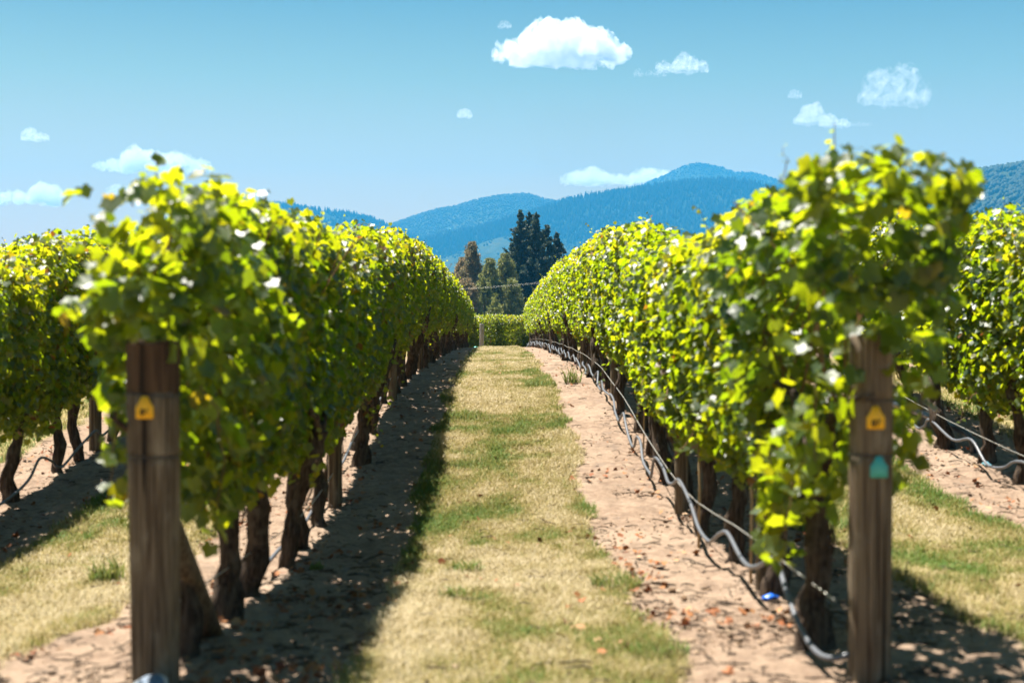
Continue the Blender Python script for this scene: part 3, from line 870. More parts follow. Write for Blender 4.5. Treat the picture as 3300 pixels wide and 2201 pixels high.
scrap('plastic_scrap', M['blue'], 1.375, 6.28, .034, 'smaller flat blue plastic scrap behind the grey hose', 9, 'scrap', 'blue plastic scraps')
scrap('plastic_scrap', M['pale_blue'], 3.78, 10.95, .05, 'pale blue plastic scrap by a trunk of the outer sunlit row', 12, 'scrap', 'pale blue plastic scraps')
scrap('plastic_scrap', M['teal'], -.85, 55.6, .12, 'green plastic scrap beside the pale far end post', 14, 'scrap', 'green plastic scraps', .05)

# fallen leaves, clods and twigs on the bare soil
def litter_mat():
    m, nt, out = new_mat('fallen_leaf'); g = G(nt)
    col = g.ramp(g.attr('tone'), [(0., (0.1067, 0.0367, 0.0167)), (.4, (0.22, 0.0733, 0.0267)), (.7, (0.28, 0.1267, 0.0467)), (1., (0.3333, 0.22, 0.1267))])
    g.l(g.bsdf(col, .75, .2), out.inputs[0]); return m
M['litter'] = litter_mat()
def soil_points(n, y0, y1, clump, seed, pw=1.6):
    r_ = np.random.default_rng(seed)
    out = []
    tot = 0
    while tot < n:
        m = n * 4
        x = r_.uniform(-4.7, 4.7, m)
        u = r_.random(m)
        y = 1 / ((1 / y0 ** (pw - 1)) * (1 - u) + (1 / y1 ** (pw - 1)) * u) ** (1 / (pw - 1))
        d = np.min(np.abs(x[:, None] - np.array([-3.7, -1.205, 1.295, 3.8])), axis=1)
        ok = (grass_mask(x, y) < .4) | (r_.random(m) < .10)
        ok &= (vnoise(np.stack([x * 2.6, y * 2.0, x * 0], -1), seed) > clump)
        out.append(np.stack([x, y], -1)[ok]); tot += ok.sum()
    return np.concatenate(out)[:n]
rng = np.random.default_rng(77)
p = soil_points(4200, 4.4, 45, .58, 301)
n = len(p)
C = np.stack([p[:, 0], p[:, 1], H(p[:, 0], p[:, 1]) + .014 + .01 * rng.random(n)], -1)
mb = MB()
place_leaves(mb, C, np.array([0, 0, 1.]) + rng.normal(0, .45, (n, 3)), rng.normal(0, 1, (n, 3)), rng.uniform(.018, .058, n), np.clip(rng.normal(.5, .25, n), 0, 1))
tag(obj('fallen_leaves', mb.mesh('fallen_leaves', [M['litter']])), 'dry rust-coloured fallen leaves scattered on the bare soil strips', 'fallen leaves', kind='stuff')

def blob_template(seed, k=8):
    r_ = np.random.default_rng(seed)
    v = [(0, 0, 1)] + [(math.cos(a) * math.sin(b), math.sin(a) * math.sin(b), math.cos(b)) for b in (.9, 1.8) for a in np.arange(k) / k * 2 * PI] + [(0, 0, -1)]
    v = np.array(v) * r_.uniform(.7, 1.2, (len(v), 1)) * np.array([1, .8, .6])
    f = []
    for a in range(k):
        b = (a + 1) % k
        f += [(0, 1 + a, 1 + b), (1 + a, 1 + k + a, 1 + k + b), (1 + a, 1 + k + b, 1 + b), (1 + k + a, 1 + 2 * k, 1 + k + b)]
    return v, np.array(f)
p = soil_points(9000, 4.4, 30, .25, 305, 2.2)
n = len(p)
tv, tf = blob_template(3, 6)
ang = rng.uniform(0, 2 * PI, n); S = rng.gamma(2., .0030, n) + .003
R = np.stack([np.stack([np.cos(ang), -np.sin(ang)], -1), np.stack([np.sin(ang), np.cos(ang)], -1)], 1)
xy = np.einsum('nij,vj->nvi', R, tv[:, :2])
V = np.concatenate([xy, np.broadcast_to(tv[None, :, 2:], (n, len(tv), 1))], -1) * S[:, None, None] + np.stack([p[:, 0], p[:, 1], H(p[:, 0], p[:, 1]) + S * .1], -1)[:, None]
m, nt, out = new_mat('soil_clod'); g = G(nt)
g.l(g.bsdf(g.ramp(g.attr('tone'), [(0, (0.1333, 0.0818, 0.0485)), (1, (0.3333, 0.2424, 0.1636))]), .95, .1), out.inputs[0])
me = mesh_np('soil_clods', V.reshape(-1, 3), (np.arange(n)[:, None, None] * len(tv) + tf[None]).reshape(-1, 3), m, {'tone': np.repeat(rng.random(n), len(tv))}, smooth=False)
tag(obj('soil_clods', me), 'small pale clods and pebbles on the bare soil strips', 'clods', kind='stuff')
p = soil_points(3200, 4.6, 26, .3, 309, 2.0)
mb = MB()
for x, y in p:
    a = rng.uniform(0, 2 * PI); L_ = rng.uniform(.02, .13); z = float(H(x, y)) + .014
    k = rng.normal(0, .02, 2)
    add_tube(mb, [(x, y, z), (x + math.cos(a) * L_ * .5 + k[0], y + math.sin(a) * L_ * .5 + k[1], z + .008), (x + math.cos(a) * L_, y + math.sin(a) * L_, z)], rng.uniform(.0015, .004), 4, cap=False)
tag(obj('twigs', mb.mesh('twigs', [M['bark']])), 'dead twigs and prunings lying on the bare soil strips', 'twigs', kind='stuff')

# ------------------------------------------------------------------ camera geometry (pixel of the 2351 wide photo -> bearing)
FPX, VPX, VPY = 3265., 1143., 745.
def px_x(px, d): return (px - VPX) / FPX * d
def px_z(py, d): return 1.25 + (VPY - py) / FPX * d

# ------------------------------------------------------------------ trees behind the vineyard
def crown_mat(name, stops, tf=.18, rough=.6):
    m, nt, out = new_mat(name); g = G(nt)
    col = g.ramp(g.attr('tone'), stops)
    b = g.bsdf(col, rough, .3)
    tr = g.n('ShaderNodeBsdfTranslucent'); g.l(col, tr.inputs[0])
    mx = g.n('ShaderNodeMixShader'); mx.inputs[0].default_value = tf
    g.l(b, mx.inputs[1]); g.l(tr.outputs[0], mx.inputs[2]); g.l(mx.outputs[0], out.inputs[0]); return m
M['pine'] = crown_mat('pine_needles', [(0, (0.0231, 0.0385, 0.0262)), (.6, (0.0538, 0.0769, 0.0462)), (1, (0.1077, 0.1154, 0.0615))], .45)
M['gum'] = crown_mat('gum_leaves', [(0, (.08, .095, .03)), (.5, (.20, .215, .06)), (.85, (.34, .33, .10)), (1, (.40, .33, .15))], .5, .45)
M['gum_red'] = crown_mat('bronze_gum_leaves', [(0, (0.0861, 0.0984, 0.0554)), (.5, (0.2461, 0.197, 0.0984)), (1, (0.3939, 0.2707, 0.16))], .5, .45)
M['treebark'] = simple_mat('tree_bark', (.10, .075, .055), .9, .1)

def quads_at(mb, C, Nrm, size, tone, asp=1.6):
    n = len(C)
    N = norm(Nrm); T = norm(np.cross(N, rng.normal(0, 1, (n, 3)))); B = np.cross(N, T)
    s = size[:, None]
    V = np.stack([C - T * s * .5, C + B * s * asp * .45, C + T * s * .5, C - B * s * asp * .55], 1)
    mb.add(V.reshape(-1, 3), np.arange(n * 4).reshape(n, 4), 0, np.repeat(tone, 4))

def pine(px, py_top, d, width, seed, label):
    global rng
    rng = np.random.default_rng(seed)
    x, z0 = px_x(px, d), -.3
    Ht = px_z(py_top, d) - z0
    e = obj('pine_tree', None, None, (x, d, z0)); tag(e, label, 'tree', 'dark pines beyond the vineyard')
    mb = MB(); add_tube(mb, [(0, 0, -.3), (.1, 0, Ht * .5), (0, 0, Ht * .985)], [.38, .24, .03], 10, rough=.1, seed=seed)
    # main boughs
    mc = MB()
    z = Ht * .06
    while z < Ht * .98:
        f = z / Ht
        nb = 7 if f < .85 else 4
        rad = width / 2 * (1 - f ** 1.7) ** 1.0 * (.75 + .5 * rng.random()) + .12
        for b in range(nb):
            a = rng.uniform(0, 2 * PI)
            Lb = rad * rng.uniform(.45, 1.35)
            rise = rng.uniform(.25, .8) * Lb
            q = np.linspace(0, 1, 6)
            path = np.stack([np.cos(a) * Lb * q, np.sin(a) * Lb * q, z + rise * q ** 1.6], -1)
            add_tube(mb, path, np.linspace(.07, .015, 6), 4, cap=False)
            m = int(16 + 26 * Lb)
            t = rng.beta(2.2, 1.1, m)
            c = np.stack([np.interp(t, q, path[:, k]) for k in range(3)], -1) + rng.normal(0, 1, (m, 3)) * (.07 + .20 * (1 - f) * t)[:, None]
            nr = rng.normal(0, 1, (m, 3))
            quads_at(mc, c, nr, rng.uniform(.16, .36, m), np.clip(.35 + .4 * (t - .5) + rng.normal(0, .2, m), 0, 1), 2.3)
        z += .50 + .45 * (1 - f)
    # leader shoots like candles
    for b in range(9):
        zz = Ht * rng.uniform(.72, .97); a = rng.uniform(0, 6.28); rr = width * .22 * (1 - zz / Ht) ** .7
        m = 46; t = rng.random(m)
        c = np.stack([rr * math.cos(a) + rng.normal(0, .16, m) * (1.1 - t), rr * math.sin(a) + rng.normal(0, .16, m) * (1.1 - t), zz + t * 1.5 - .4], -1)
        quads_at(mc, c, rng.normal(0, 1, (m, 3)), rng.uniform(.15, .3, m), np.clip(rng.normal(.55, .2, m), 0, 1), 2.2)
    obj('trunk', mb.mesh('trunk', [M['treebark']]), e)
    obj('crown', mc.mesh('crown', [M['pine']], smooth=False), e)
for k, (px, py, d, w_) in enumerate([(1195, 480, 285, 8.0), (1216, 486, 290, 8.5), (1231, 486, 283, 8.0), (1256, 512, 287, 8.5), (1279, 534, 289, 7.5), (1176, 560, 292, 6.5)]):
    pine(px, py, d, w_, 500 + k, ['tallest dark pine, its spire on the side of the gums', 'middle spire of the three dark pine tops', 'third dark pine spire of the tall clump',
         'lower dark pine sloping down behind the sunlit row', 'lowest pine tip just above the sunlit row', 'short dark pine filling the gap behind the gums'][k])

def gum(px, py_top, d, width, seed, mat, label, lobes=9, base=.12):
    global rng
    rng = np.random.default_rng(seed)
    x, z0 = px_x(px, d), -.3
    Ht = px_z(py_top, d) - z0
    e = obj('gum_tree', None, None, (x, d, z0)); tag(e, label, 'tree', 'gum trees beyond the vineyard')
    mb = MB(); mc = MB(); width = width * 1.25
    add_tube(mb, [(0, 0, -.3), (.2, .1, Ht * .4), (0, 0, Ht * .93)], [.3, .2, .04], 10, rough=.1, seed=seed)
    nc = int(26 * lobes * (width / 4.5) * (Ht / 12))
    for k in range(nc):
        f = base + (1 - base) * rng.random() ** .9
        a = rng.uniform(0, 2 * PI)
        prof = np.interp(f, [0, .12, .35, .6, .8, .93, 1.0], [.55, .8, 1.0, .92, .68, .36, .10])
        R_ = width / 2 * prof * (.62 + .75 * float(vnoise(np.array([math.cos(a) * 1.2 + 5, math.sin(a) * 1.2 + 5, f * 6.0]), seed)))
        r_ = R_ * rng.random() ** .45
        c1 = np.array([r_ * math.cos(a), r_ * math.sin(a), Ht * f])
        if k % 3 == 0:
            add_tube(mb, [(0, 0, max(.3, c1[2] - 1.6)), (c1[0] * .55, c1[1] * .55, max(.4, c1[2] - .7)), tuple(c1)], [.07, .045, .015], 4, cap=False)
        m = int(rng.uniform(22, 60))
        rad = rng.uniform(.22, .55)
        q = rng.normal(0, .5, (m, 3))
        c = c1 + q * np.array([rad, rad, rad * 1.2]); c[:, 2] -= rng.random(m) * rad * .8
        c[:, 2] = np.clip(c[:, 2], .3, Ht)
        nr = rng.normal(0, 1, (m, 3)) * np.array([1, 1, .4])
        tb = rng.uniform(.2, .75)
        quads_at(mc, c, nr, rng.uniform(.10, .22, m), np.clip(tb + rng.normal(0, .18, m), 0, 1), 2.6)
    obj('trunk', mb.mesh('trunk', [M['treebark']]), e)
    obj('crown', mc.mesh('crown', [mat], smooth=False), e)
gum(1084, 556, 246, 4.0, 601, M['gum_red'], 'bronze-tinted gum tree with a narrow upper crown at the left of the gap')
gum(1062, 592, 250, 4.0, 602, M['gum_red'], 'shorter bronze gum tree half hidden by the shaded row')
gum(1124, 594, 240, 3.6, 603, M['gum'], 'olive green gum tree in the middle of the gap')
gum(1110, 640, 236, 3.2, 604, M['gum'], 'lower olive gum crown in front of the middle gum')
gum(1160, 583, 244, 4.2, 605, M['gum'], 'taller pale-leafed gum tree against the dark pines')
gum(1140, 675, 205, 2.2, 606, M['gum'], 'small young gum tree above the cross row', 6, .05)
gum(1176, 640, 238, 3.4, 607, M['gum'], 'lower gum tree at the foot of the pines')
gum(1072, 640, 236, 3.6, 608, M['gum_red'], 'low bronze shrubby gum beside the shaded row')

# power line
for k, (xx, hp) in enumerate(((-17.5, 5.75), (20.5, 8.85))):
    e = obj('power_pole', None, None, (xx, 180, -.3)); tag(e, ['wooden power pole hidden behind the shaded row', 'wooden power pole hidden behind the sunlit row'][k], 'pole', 'power poles')
    mb = MB(); add_tube(mb, [(0, 0, -.5), (0, 0, hp * .5), (0, 0, hp)], [.13, .12, .10], 12); obj('pole', mb.mesh('pole', [M['post']]), e)
    mb = MB(); add_tube(mb, [(-.1, -.9, hp - .35), (.02, 0, hp - .33), (-.1, .9, hp - .35)], .06, 6); obj('crossarm', mb.mesh('crossarm', [M['post']]), e)
for k, dy in enumerate((-.6, .6)):
    q = np.linspace(0, 1, 24)
    pts = np.stack([-17.5 + 38 * q, 180 + dy + 0 * q, 5.16 + 3.1 * q - (.5 + .10 * k) * 4 * q * (1 - q)], -1)
    mb = MB(); add_tube(mb, pts, .009, 5)
    tag(obj('power_line', mb.mesh('power_line', [M['wire']])), ['upper strand of the thin overhead line crossing the trees', 'lower strand of the thin overhead line crossing the trees'][k], 'cable', 'overhead power lines')

# ------------------------------------------------------------------ hills
def hill_mat(name, a, b, pale, pale_amt, scale):
    m, nt, out = new_mat(name); g = G(nt)
    c = g.coord()
    f = g.noise(c, scale, 6, .65); f2 = g.noise(c, scale * .22, 5, .6)
    col = g.mix(g.mapr(f, .35, .65), a, b)
    col = g.mix(g.math('MULTIPLY', g.mapr(f2, .55, .64), pale_amt), col, pale)
    g.l(g.bsdf(col, .95, .05, g.bump(f, .8, 12.)), out.inputs[0]); return m
def forest_stuff(name, P, hts, wid, mat, label, k=6, conical=True):
    n = len(P)
    a = np.arange(k) / k * 2 * PI
    ang = a[None] + np.random.default_rng(3).uniform(0, 1, (n, 1))
    ring = lambda f, zz: np.stack([P[:, None, 0] + np.cos(ang) * (wid * f)[:, None], P[:, None, 1] + np.sin(ang) * (wid * f)[:, None], (P[:, 2] + hts * zz)[:, None] + 0 * ang], -1)
    if conical: rr = [(.6, 0), (1., .15), (.55, .55), (.12, .95)]
    else: rr = [(.5, 0), (.95, .35), (.95, .6), (.45, .95)]
    R = [ring(*q) for q in rr] + [np.stack([P[:, 0], P[:, 1], P[:, 2] + hts], -1)[:, None]]
    V = np.concatenate(R, 1)
    nv = V.shape[1]
    F4, F3 = [], []
    for lv in range(3):
        for s in range(k):
            s2 = (s + 1) % k
            F4.append((lv * k + s, lv * k + s2, (lv + 1) * k + s2, (lv + 1) * k + s))
    for s in range(k): F3.append((3 * k + s, 3 * k + (s + 1) % k, 4 * k))
    b = np.arange(n)[:, None, None] * nv
    tone = np.random.default_rng(5).random(n)
    me = mesh_np(name, V.reshape(-1, 3), [(b + np.array(F3)[None]).reshape(-1, 3), (b + np.array(F4)[None]).reshape(-1, 4)], mat, {'tone': np.repeat(tone, nv)}, smooth=False)
    return tag(obj(name, me), label, 'forest', kind='stuff')
M['conifer'] = crown_mat('far_conifers', [(0, (0.0156, 0.024, 0.012)), (1, (0.024, 0.0336, 0.0168))], .0, .9)
M['bush'] = crown_mat('far_bush', [(0, (0.018, 0.0276, 0.012)), (.7, (0.0264, 0.0372, 0.0162)), (1, (0.0336, 0.042, 0.0192))], .0, .9)

def ridge(name, d, pts, front, back, seed, mat, label, rough=.05, forest=None, step=None):
    """pts: crest line in photo pixels at distance d; slopes fall towards and away from the camera"""
    r_ = np.random.default_rng(seed)
    pts = np.array(pts, dtype=float)
    wx0, wx1 = px_x(pts[0, 0], d), px_x(pts[-1, 0], d)
    step = step or d / 260
    gx = np.arange(wx0, wx1, step)
    gt = np.concatenate([np.linspace(-1, 0, int(front / step / 1.1)), np.linspace(0, 1, int(back / step / 1.5))[1:]])
    cx = px_x(pts[:, 0], d); cz = px_z(pts[:, 1], d)
    ker = np.exp(-np.linspace(-2, 2, 7) ** 2); ker /= ker.sum()
    crest = np.interp(gx, cx, cz)
    crest = np.convolve(np.pad(crest, 3, mode='edge'), ker, mode='valid')
    GX, GT = np.meshgrid(gx, gt)
    GY = d + np.where(GT < 0, GT * front, GT * back)
    CR = np.broadcast_to(crest, GX.shape)
    fall = np.where(GT < 0, (1 + GT) ** 1.15, (1 - GT) ** 1.3)
    q = np.stack([GX / d * 16, GY / d * 9, GX * 0], -1)
    rid = 1 - np.abs(2 * fbm(q + seed, seed, 4) - 1)
    amp = rough * d * .12
    off = (rid - .75) * amp * np.clip(np.abs(GT) * 5, 0, 1) * fall ** .4
    small = (fbm(q * 7, seed + 3, 3) - .5) * d * .0012
    zz = CR * fall + off + small * (.3 + .7 * np.clip(np.abs(GT) * 6, 0, 1)) - 2
    # keep slopes below the sight line to the crest
    lim = 1.25 + (CR - 1.25) * GY / d - 1.0
    zz = np.where(GT < -.02, np.minimum(zz, lim - .004 * d * np.clip(-GT, 0, .3)), zz)
    zz = np.maximum(zz, -6)
    n, m = GX.shape
    i, j = np.meshgrid(np.arange(n - 1), np.arange(m - 1), indexing='ij')
    f = np.stack([i * m + j, i * m + j + 1, (i + 1) * m + j + 1, (i + 1) * m + j], -1).reshape(-1, 4)
    o = obj(name, mesh_np(name, np.stack([GX, GY, zz], -1).reshape(-1, 3), f, mat)); tag(o, label, 'hill', kind='structure')
    if forest:
        cnt, h0, h1, conical, lab, patch = forest
        # half on the front slope, half along the crest
        u = r_.uniform(0, m - 1.01, cnt); v0 = int(np.argmin(np.abs(gt)))
        v = np.where(r_.random(cnt) < .22, np.clip(v0 + r_.normal(0, 1.5, cnt), 0, n - 1.01), r_.uniform(v0 * .25, v0, cnt))
        ui, vi = u.astype(int), v.astype(int); fu, fv = u - ui, v - vi
        S = np.stack([GX, GY, zz], -1)
        P = (S[vi, ui] * ((1 - fu) * (1 - fv))[:, None] + S[vi, ui + 1] * (fu * (1 - fv))[:, None] + S[np.minimum(vi + 1, n - 1), ui] * ((1 - fu) * fv)[:, None] + S[np.minimum(vi + 1, n - 1), ui + 1] * (fu * fv)[:, None])
        keep = vnoise(np.stack([P[:, 0], P[:, 1] * .6, P[:, 0] * 0], -1) / d * 34, seed + 8) > patch
        keep |= (np.abs(v - v0) < 4) & (r_.random(cnt) < .5)
        P = P[keep]; P[:, 2] -= 1.
        hts = r_.uniform(h0, h1, len(P)); wid = hts * (.20 if conical else .42) * r_.uniform(.8, 1.2, len(P))
        forest_stuff('hill_forest', P, hts, wid, M['conifer'] if conical else M['bush'], lab, conical=conical)
    return o
hm = hill_mat('forested_hill', (0.0109, 0.0198, 0.0089), (0.0223, 0.0322, 0.0149), (0.0446, 0.0496, 0.0248), .08, .012)
hm2 = hill_mat('bushy_hill', (0.0149, 0.0248, 0.0109), (0.0347, 0.0446, 0.0198), (0.0645, 0.0645, 0.0298), .3, .010)
hmp = hill_mat('grassy_hill', (0.0198, 0.0298, 0.0124), (0.0422, 0.0496, 0.0223), (0.0992, 0.0942, 0.0496), .7, .016)
ridge('hills', 4800, [(560, 640), (760, 612), (860, 590), (940, 566), (1000, 546), (1090, 528), (1180, 502), (1240, 482), (1290, 466), (1350, 450), (1420, 440), (1480, 430), (1530, 424), (1580, 418), (1620, 414), (1680, 415), (1720, 418), (1800, 440), (1900, 452), (2050, 470), (2300, 520), (2500, 560)],
      750, 1200, 11, hm, 'long forested blue ridge climbing behind the pines', .05, (26000, 13, 24, True, 'plantation conifers covering the long forested ridge', .0))
ridge('hills', 4350, [(700, 640), (850, 620), (960, 604), (1040, 585), (1090, 562), (1140, 545), (1180, 540), (1260, 552), (1350, 575), (1500, 610), (1700, 650)],
      900, 300, 12, hmp, 'paler grassy foothill below the forested ridge', .06, (2200, 5, 10, False, 'scattered bushes on the pale foothill', .72))
ridge('hills', 5700, [(560, 600), (760, 560), (860, 530), (935, 502), (985, 486), (1015, 477), (1045, 476), (1070, 466), (1105, 456), (1150, 449), (1205, 444), (1225, 447), (1245, 458), (1290, 463), (1340, 468), (1450, 480), (1600, 500)],
      1600, 900, 13, hm2, 'rounded wooded hill behind the shaded row and the pines', .05, (26000, 6, 10, False, 'bush covering the rounded wooded hill', .12))
ridge('hills', 6500, [(1250, 520), (1400, 452), (1465, 428), (1520, 404), (1560, 385), (1590, 373), (1612, 373), (1640, 379), (1655, 379), (1680, 396), (1700, 396), (1720, 393), (1760, 402), (1850, 440), (2000, 480), (2200, 540)],
      1500, 900, 14, hm2, 'tallest hazy blue peak behind the forested ridge', .05, (9000, 6, 9, False, 'bush covering the hazy peak', .2))
ridge('hills', 3000, [(1700, 640), (1900, 540), (2050, 450), (2130, 418), (2200, 400), (2240, 393), (2290, 386), (2351, 376), (2450, 350), (2600, 330), (2800, 360), (3100, 480)],
      1500, 900, 15, hm2, 'wooded blue hill rising behind the outer sunlit row', .05, (16000, 7, 13, False, 'bush covering the near wooded hill', .10))
ridge('hills', 5200, [(60, 640), (200, 580), (330, 525), (450, 490), (540, 474), (600, 470), (660, 472), (700, 479), (760, 486), (800, 491), (860, 505), (950, 545), (1050, 600)],
      1800, 900, 16, hm, 'small dark blue hill peeping over the shaded row', .05, (9000, 13, 22, True, 'conifers covering the small dark hill', .2))

# ------------------------------------------------------------------ haze
hm_, nt, out = new_mat('haze_air'); g = G(nt)
pv = g.n('ShaderNodeVolumePrincipled')
HAZE_D = 1.3e-4
pv.inputs['Color'].default_value = (.05, .40, .82, 1); pv.inputs['Density'].default_value = HAZE_D; pv.inputs['Anisotropy'].default_value = .0
g.l(pv.outputs[0], out.inputs['Volume'])
bx = np.array([(x, y, z) for x in (-5300, 5300) for y in (-3000, 7850) for z in (-8., 865.)])
bf = np.array([(0, 1, 3, 2), (4, 6, 7, 5), (0, 4, 5, 1), (2, 3, 7, 6), (0, 2, 6, 4), (1, 5, 7, 3)])
hz = obj('haze', mesh_np('haze', bx, bf, hm_, smooth=False)); tag(hz, 'blue summer haze filling the valley', 'haze', kind='stuff')

# ------------------------------------------------------------------ clouds
def cloud_mat(name, dens, scale, thr, soft):
    m, nt, out = new_mat(name); g = G(nt)
    c = g.coord('Object')
    f = g.noise(c, scale, 6, .57, 1.0)
    dd = g.math('MULTIPLY', g.mapr(f, thr, thr + soft), dens)
    v = g.n('ShaderNodeVolumePrincipled'); v.inputs['Color'].default_value = (.87, .875, .89, 1); v.inputs['Anisotropy'].default_value = .35
    g.l(dd, v.inputs['Density']); g.l(v.outputs[0], out.inputs['Volume']); return m
def cloud(px0, px1, pyt, pyb, label, seed, bumps, dens=.02, thr=.30, alt=1060., skew=0.):
    d = (alt - 1.25) * FPX / (VPY - pyb)
    x0, x1 = px_x(px0, d), px_x(px1, d)
    W = x1 - x0; cx = (x0 + x1) / 2
    zb = alt; ht = (pyb - pyt) / FPX * d
    D = W * .7
    n, m = 210, 110
    r_ = np.random.default_rng(seed)
    gx, gy = np.meshgrid(np.linspace(-W / 2, W / 2, n), np.linspace(-D / 2, D / 2, m), indexing='ij')
    top = np.full(gx.shape, -1e3)
    ub = np.array([b for b, _, _ in bumps]); wb = np.array([q for _, q, _ in bumps]); hb = np.array([h for _, _, h in bumps])
    def env(u): return np.max(hb * np.clip(1 - ((u - ub) / (wb * 1.05)) ** 2, 0, None) ** .5)
    for k in range(150):
        u = r_.uniform(-.97, .97); e_ = env(u)
        if e_ < .08: continue
        v = r_.normal(0, .36); fv = max(0, 1 - (abs(v) / .95) ** 2)
        R_ = ht * e_ * r_.choice([.42, .28, .18, .12], p=[.2, .3, .3, .2]) * r_.uniform(.8, 1.2)
        zc = max(0, (ht * e_ * fv ** .5 - R_)) * r_.uniform(.35, 1.0) ** .6
        R_ = min(R_, W / 2 * (1 - abs(u)) + .012 * W)
        if R_ < .03 * ht: continue
        v = max(-1., min(1., v)) * max(0., 1 - 2 * R_ / D)
        rho2 = (gx - u * W / 2) ** 2 + (gy - v * D / 2) ** 2
        top = np.maximum(top, np.where(rho2 < R_ * R_, zc + np.sqrt(np.clip(R_ * R_ - rho2, 0, None)), -1e3))
    q = np.stack([gx, gy, gx * 0], -1) / ht
    top = np.where(top > 0, top + ht * (.34 * (fbm(q * 3.2 + seed, seed, 5, .62) - .55) + .22 * (fbm(q * 9 + seed, seed + 2, 4, .65) - .5)), 0)
    top = np.clip(top, 0, ht * 1.05)
    bot = ht * np.clip(top / ht * 2.5, 0, 1) * (-.06 + .55 * (fbm(q * 2.2, seed + 4, 5, .62) - .5))
    top = np.where(np.abs(gx) > W * .497, bot, top)
    T = np.stack([gx, gy, top], -1); B = np.stack([gx, gy, bot], -1)
    i, j = np.meshgrid(np.arange(n - 1), np.arange(m - 1), indexing='ij')
    # only the cells with body, closed all round
    body = (top - bot) > ht * .015
    cell = body[:-1, :-1] | body[1:, :-1] | body[:-1, 1:] | body[1:, 1:]
    ii, jj = i[cell], j[cell]
    f = np.stack([ii * m + jj, (ii + 1) * m + jj, (ii + 1) * m + jj + 1, ii * m + jj + 1], -1)
    N = n * m
    # side walls along the border of the body
    sides = []
    cs = set(map(tuple, np.stack([ii, jj], -1)))
    for (a, b) in cs:
        for (da, db, e0, e1) in ((-1, 0, (a, b), (a, b + 1)), (1, 0, (a + 1, b + 1), (a + 1, b)), (0, -1, (a + 1, b), (a, b)), (0, 1, (a, b + 1), (a + 1, b + 1))):
            if (a + da, b + db) not in cs:
                p_, q_ = e0[0] * m + e0[1], e1[0] * m + e1[1]
                sides.append((p_, q_, q_ + N, p_ + N))
    allv = np.concatenate([T.reshape(-1, 3), B.reshape(-1, 3)])
    allv[N:, 2] -= ht * .004
    fs = np.concatenate([f, f[:, ::-1] + N, np.array(sides)])
    used, inv = np.unique(fs, return_inverse=True)
    me = mesh_np('cloud', allv[used], inv.reshape(fs.shape), cloud_mat('cloud_vapour', dens * 75 / max(ht, 30), 5.2 / max(ht * 1.2, W * .30), thr + (.08 if ht > 150 else .02), .27))
    o = obj('cloud', me, None, (cx, d, zb)); tag(o, label, 'cloud', 'small white cumulus clouds')
    return o
cloud(1124, 1446, 40, 138, 'largest bright white cumulus cloud, flat grey base, high above the path', 1, [(-.72, .28, .38), (-.45, .34, .72), (-.12, .4, .98), (.22, .36, .97), (.48, .34, .75), (.72, .3, .42)], .075, .27)
cloud(1335, 1372, 140, 160, 'little wisp hanging under the largest cloud', 2, [(0, .9, .9)], .012, .4)
cloud(1500, 1628, 116, 162, 'ragged cloud drifting beside the largest cloud', 3, [(-.6, .35, .5), (.15, .45, .95), (.6, .4, .6)], .02, .38)
cloud(1452, 1532, 150, 174, 'thin torn wisp below the ragged cloud', 4, [(-.7, .3, .7), (0, .3, .5), (.6, .4, .7)], .010, .45)
cloud(1972, 2132, 128, 232, 'tattered round-topped cloud high above the outer sunlit row', 5, [(-.75, .25, .35), (-.35, .30, .85), (.0, .22, .65), (.3, .35, .95), (.7, .3, .5)], .030, .36)
cloud(1822, 1902, 230, 282, 'small puffy cloud with a pointed top above the two-tag post', 6, [(-.5, .5, .5), (.05, .5, 1.), (.6, .4, .55)], .024, .32)
cloud(1880, 1955, 258, 290, 'small low cloud trailing beside the puffy one', 7, [(-.4, .5, .95), (.3, .6, .6)], .02, .34)
cloud(1803, 1842, 203, 224, 'tiny slanting wisp above the puffy cloud', 8, [(.2, .8, .9)], .014, .4)
cloud(1948, 2010, 268, 288, 'faint streak trailing from the small low cloud', 18, [(-.3, .7, .5), (.4, .6, .4)], .006, .42)
cloud(1049, 1085, 247, 270, 'tiny lone cloud over the middle of the path', 9, [(0, .9, .95)], .018, .34)
cloud(53, 122, 293, 323, 'small pointed cloud above the outer shaded row', 10, [(-.4, .5, 1.), (.3, .6, .6)], .02, .34)
cloud(222, 494, 334, 390, 'broad white cloud behind the top of the one-tag post vine', 11, [(-.65, .35, .45), (-.2, .42, 1.), (.3, .4, .85), (.7, .35, .5)], .045, .27)
cloud(-60, 158, 414, 464, 'broad low cloud at the edge above the outer shaded row', 12, [(-.5, .5, .6), (.1, .45, .6), (.5, .35, 1.), (.8, .25, .5)], .045, .27)
cloud(246, 300, 420, 448, 'small cloud showing beside the one-tag post vine', 13, [(0, .9, .95)], .02, .34)
cloud(1280, 1560, 379, 420, 'long low cloud tucked behind the tallest peak', 14, [(-.75, .3, .5), (-.5, .35, .95), (0, .5, .6), (.5, .4, .85), (.8, .3, .7)], .028, .29)
cloud(1138, 1176, 46, 66, 'tiny wisp left of the largest cloud', 15, [(.1, .8, .9)], .010, .4)

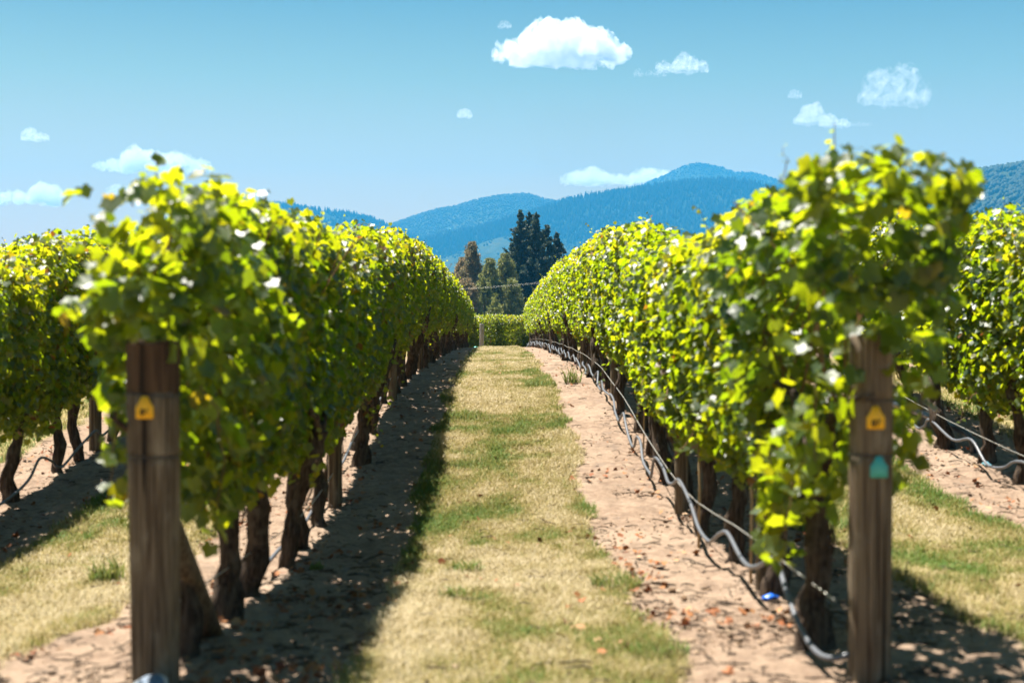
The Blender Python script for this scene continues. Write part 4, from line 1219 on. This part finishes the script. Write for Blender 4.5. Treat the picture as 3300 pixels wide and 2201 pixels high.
# ------------------------------------------------------------------ light
SUN_DIR = Vector((-.29, .31, 1.0)).normalized()
elev = math.asin(SUN_DIR.z); az = math.atan2(SUN_DIR.x, SUN_DIR.y)   # from +Y towards +X
ld = bpy.data.lights.new('sun', 'SUN'); ld.energy = 5.0; ld.angle = math.radians(.5); ld.color = (1., .945, .86)
lo = bpy.data.objects.new('sun', ld); COL.objects.link(lo)
lo.rotation_euler = (-SUN_DIR).to_track_quat('-Z', 'Y').to_euler()
w = bpy.data.worlds.new('World'); sc.world = w; w.use_nodes = True
nt = w.node_tree; nt.nodes.clear()
sky = nt.nodes.new('ShaderNodeTexSky'); sky.sky_type = 'NISHITA'; sky.sun_disc = False
sky.sun_elevation = elev; sky.sun_rotation = az
sky.air_density = 1.0; sky.dust_density = 1.5; sky.ozone_density = 1.0
bg = nt.nodes.new('ShaderNodeBackground'); bg.inputs[1].default_value = .05
wo = nt.nodes.new('ShaderNodeOutputWorld')
g = G(nt)
sep = g.n('ShaderNodeSeparateXYZ'); g.l(g.coord('Generated'), sep.inputs[0])
tint = g.ramp(sep.outputs[2], [(0., (1.6, .80, .18)), (.10, (1.30, .74, .24)), (.17, (.72, .60, .27)), (.24, (.29, .37, .28)), (1., (.30, .38, .34))])
g.l(g.mix(1.0, sky.outputs[0], tint, 'MULTIPLY'), bg.inputs[0])
nt.links.new(bg.outputs[0], wo.inputs[0])

# ------------------------------------------------------------------ camera
cd = bpy.data.cameras.new('camera'); co = bpy.data.objects.new('camera', cd); COL.objects.link(co)
cd.lens = 50; cd.sensor_width = 36; cd.clip_start = .1; cd.clip_end = 80000
co.location = (0, 0, 1.25)
yaw = math.atan((1175.5 - VPX) / FPX); pitch = math.atan((784 - VPY) / FPX)
co.rotation_euler = (PI / 2 - pitch, 0, -yaw)
cd.dof.use_dof = True; cd.dof.focus_distance = 34; cd.dof.aperture_fstop = 2.4; cd.dof.aperture_blades = 9
sc.camera = co

# ------------------------------------------------------------------ render
sc.render.engine = 'CYCLES'
c = sc.cycles
c.use_denoising = True
try: c.denoiser = 'OPENIMAGEDENOISE'
except Exception: pass
c.max_bounces = 18; c.diffuse_bounces = 4; c.glossy_bounces = 3; c.transmission_bounces = 6; c.volume_bounces = 16; c.transparent_max_bounces = 12
c.volume_step_rate = 1.0; c.volume_max_steps = 256
c.sample_clamp_indirect = 6
sc.view_settings.view_transform = 'Standard'; sc.view_settings.look = 'None'
sc.view_settings.exposure = 2.0; sc.view_settings.gamma = 1.0; sc.view_settings.use_curve_mapping = False
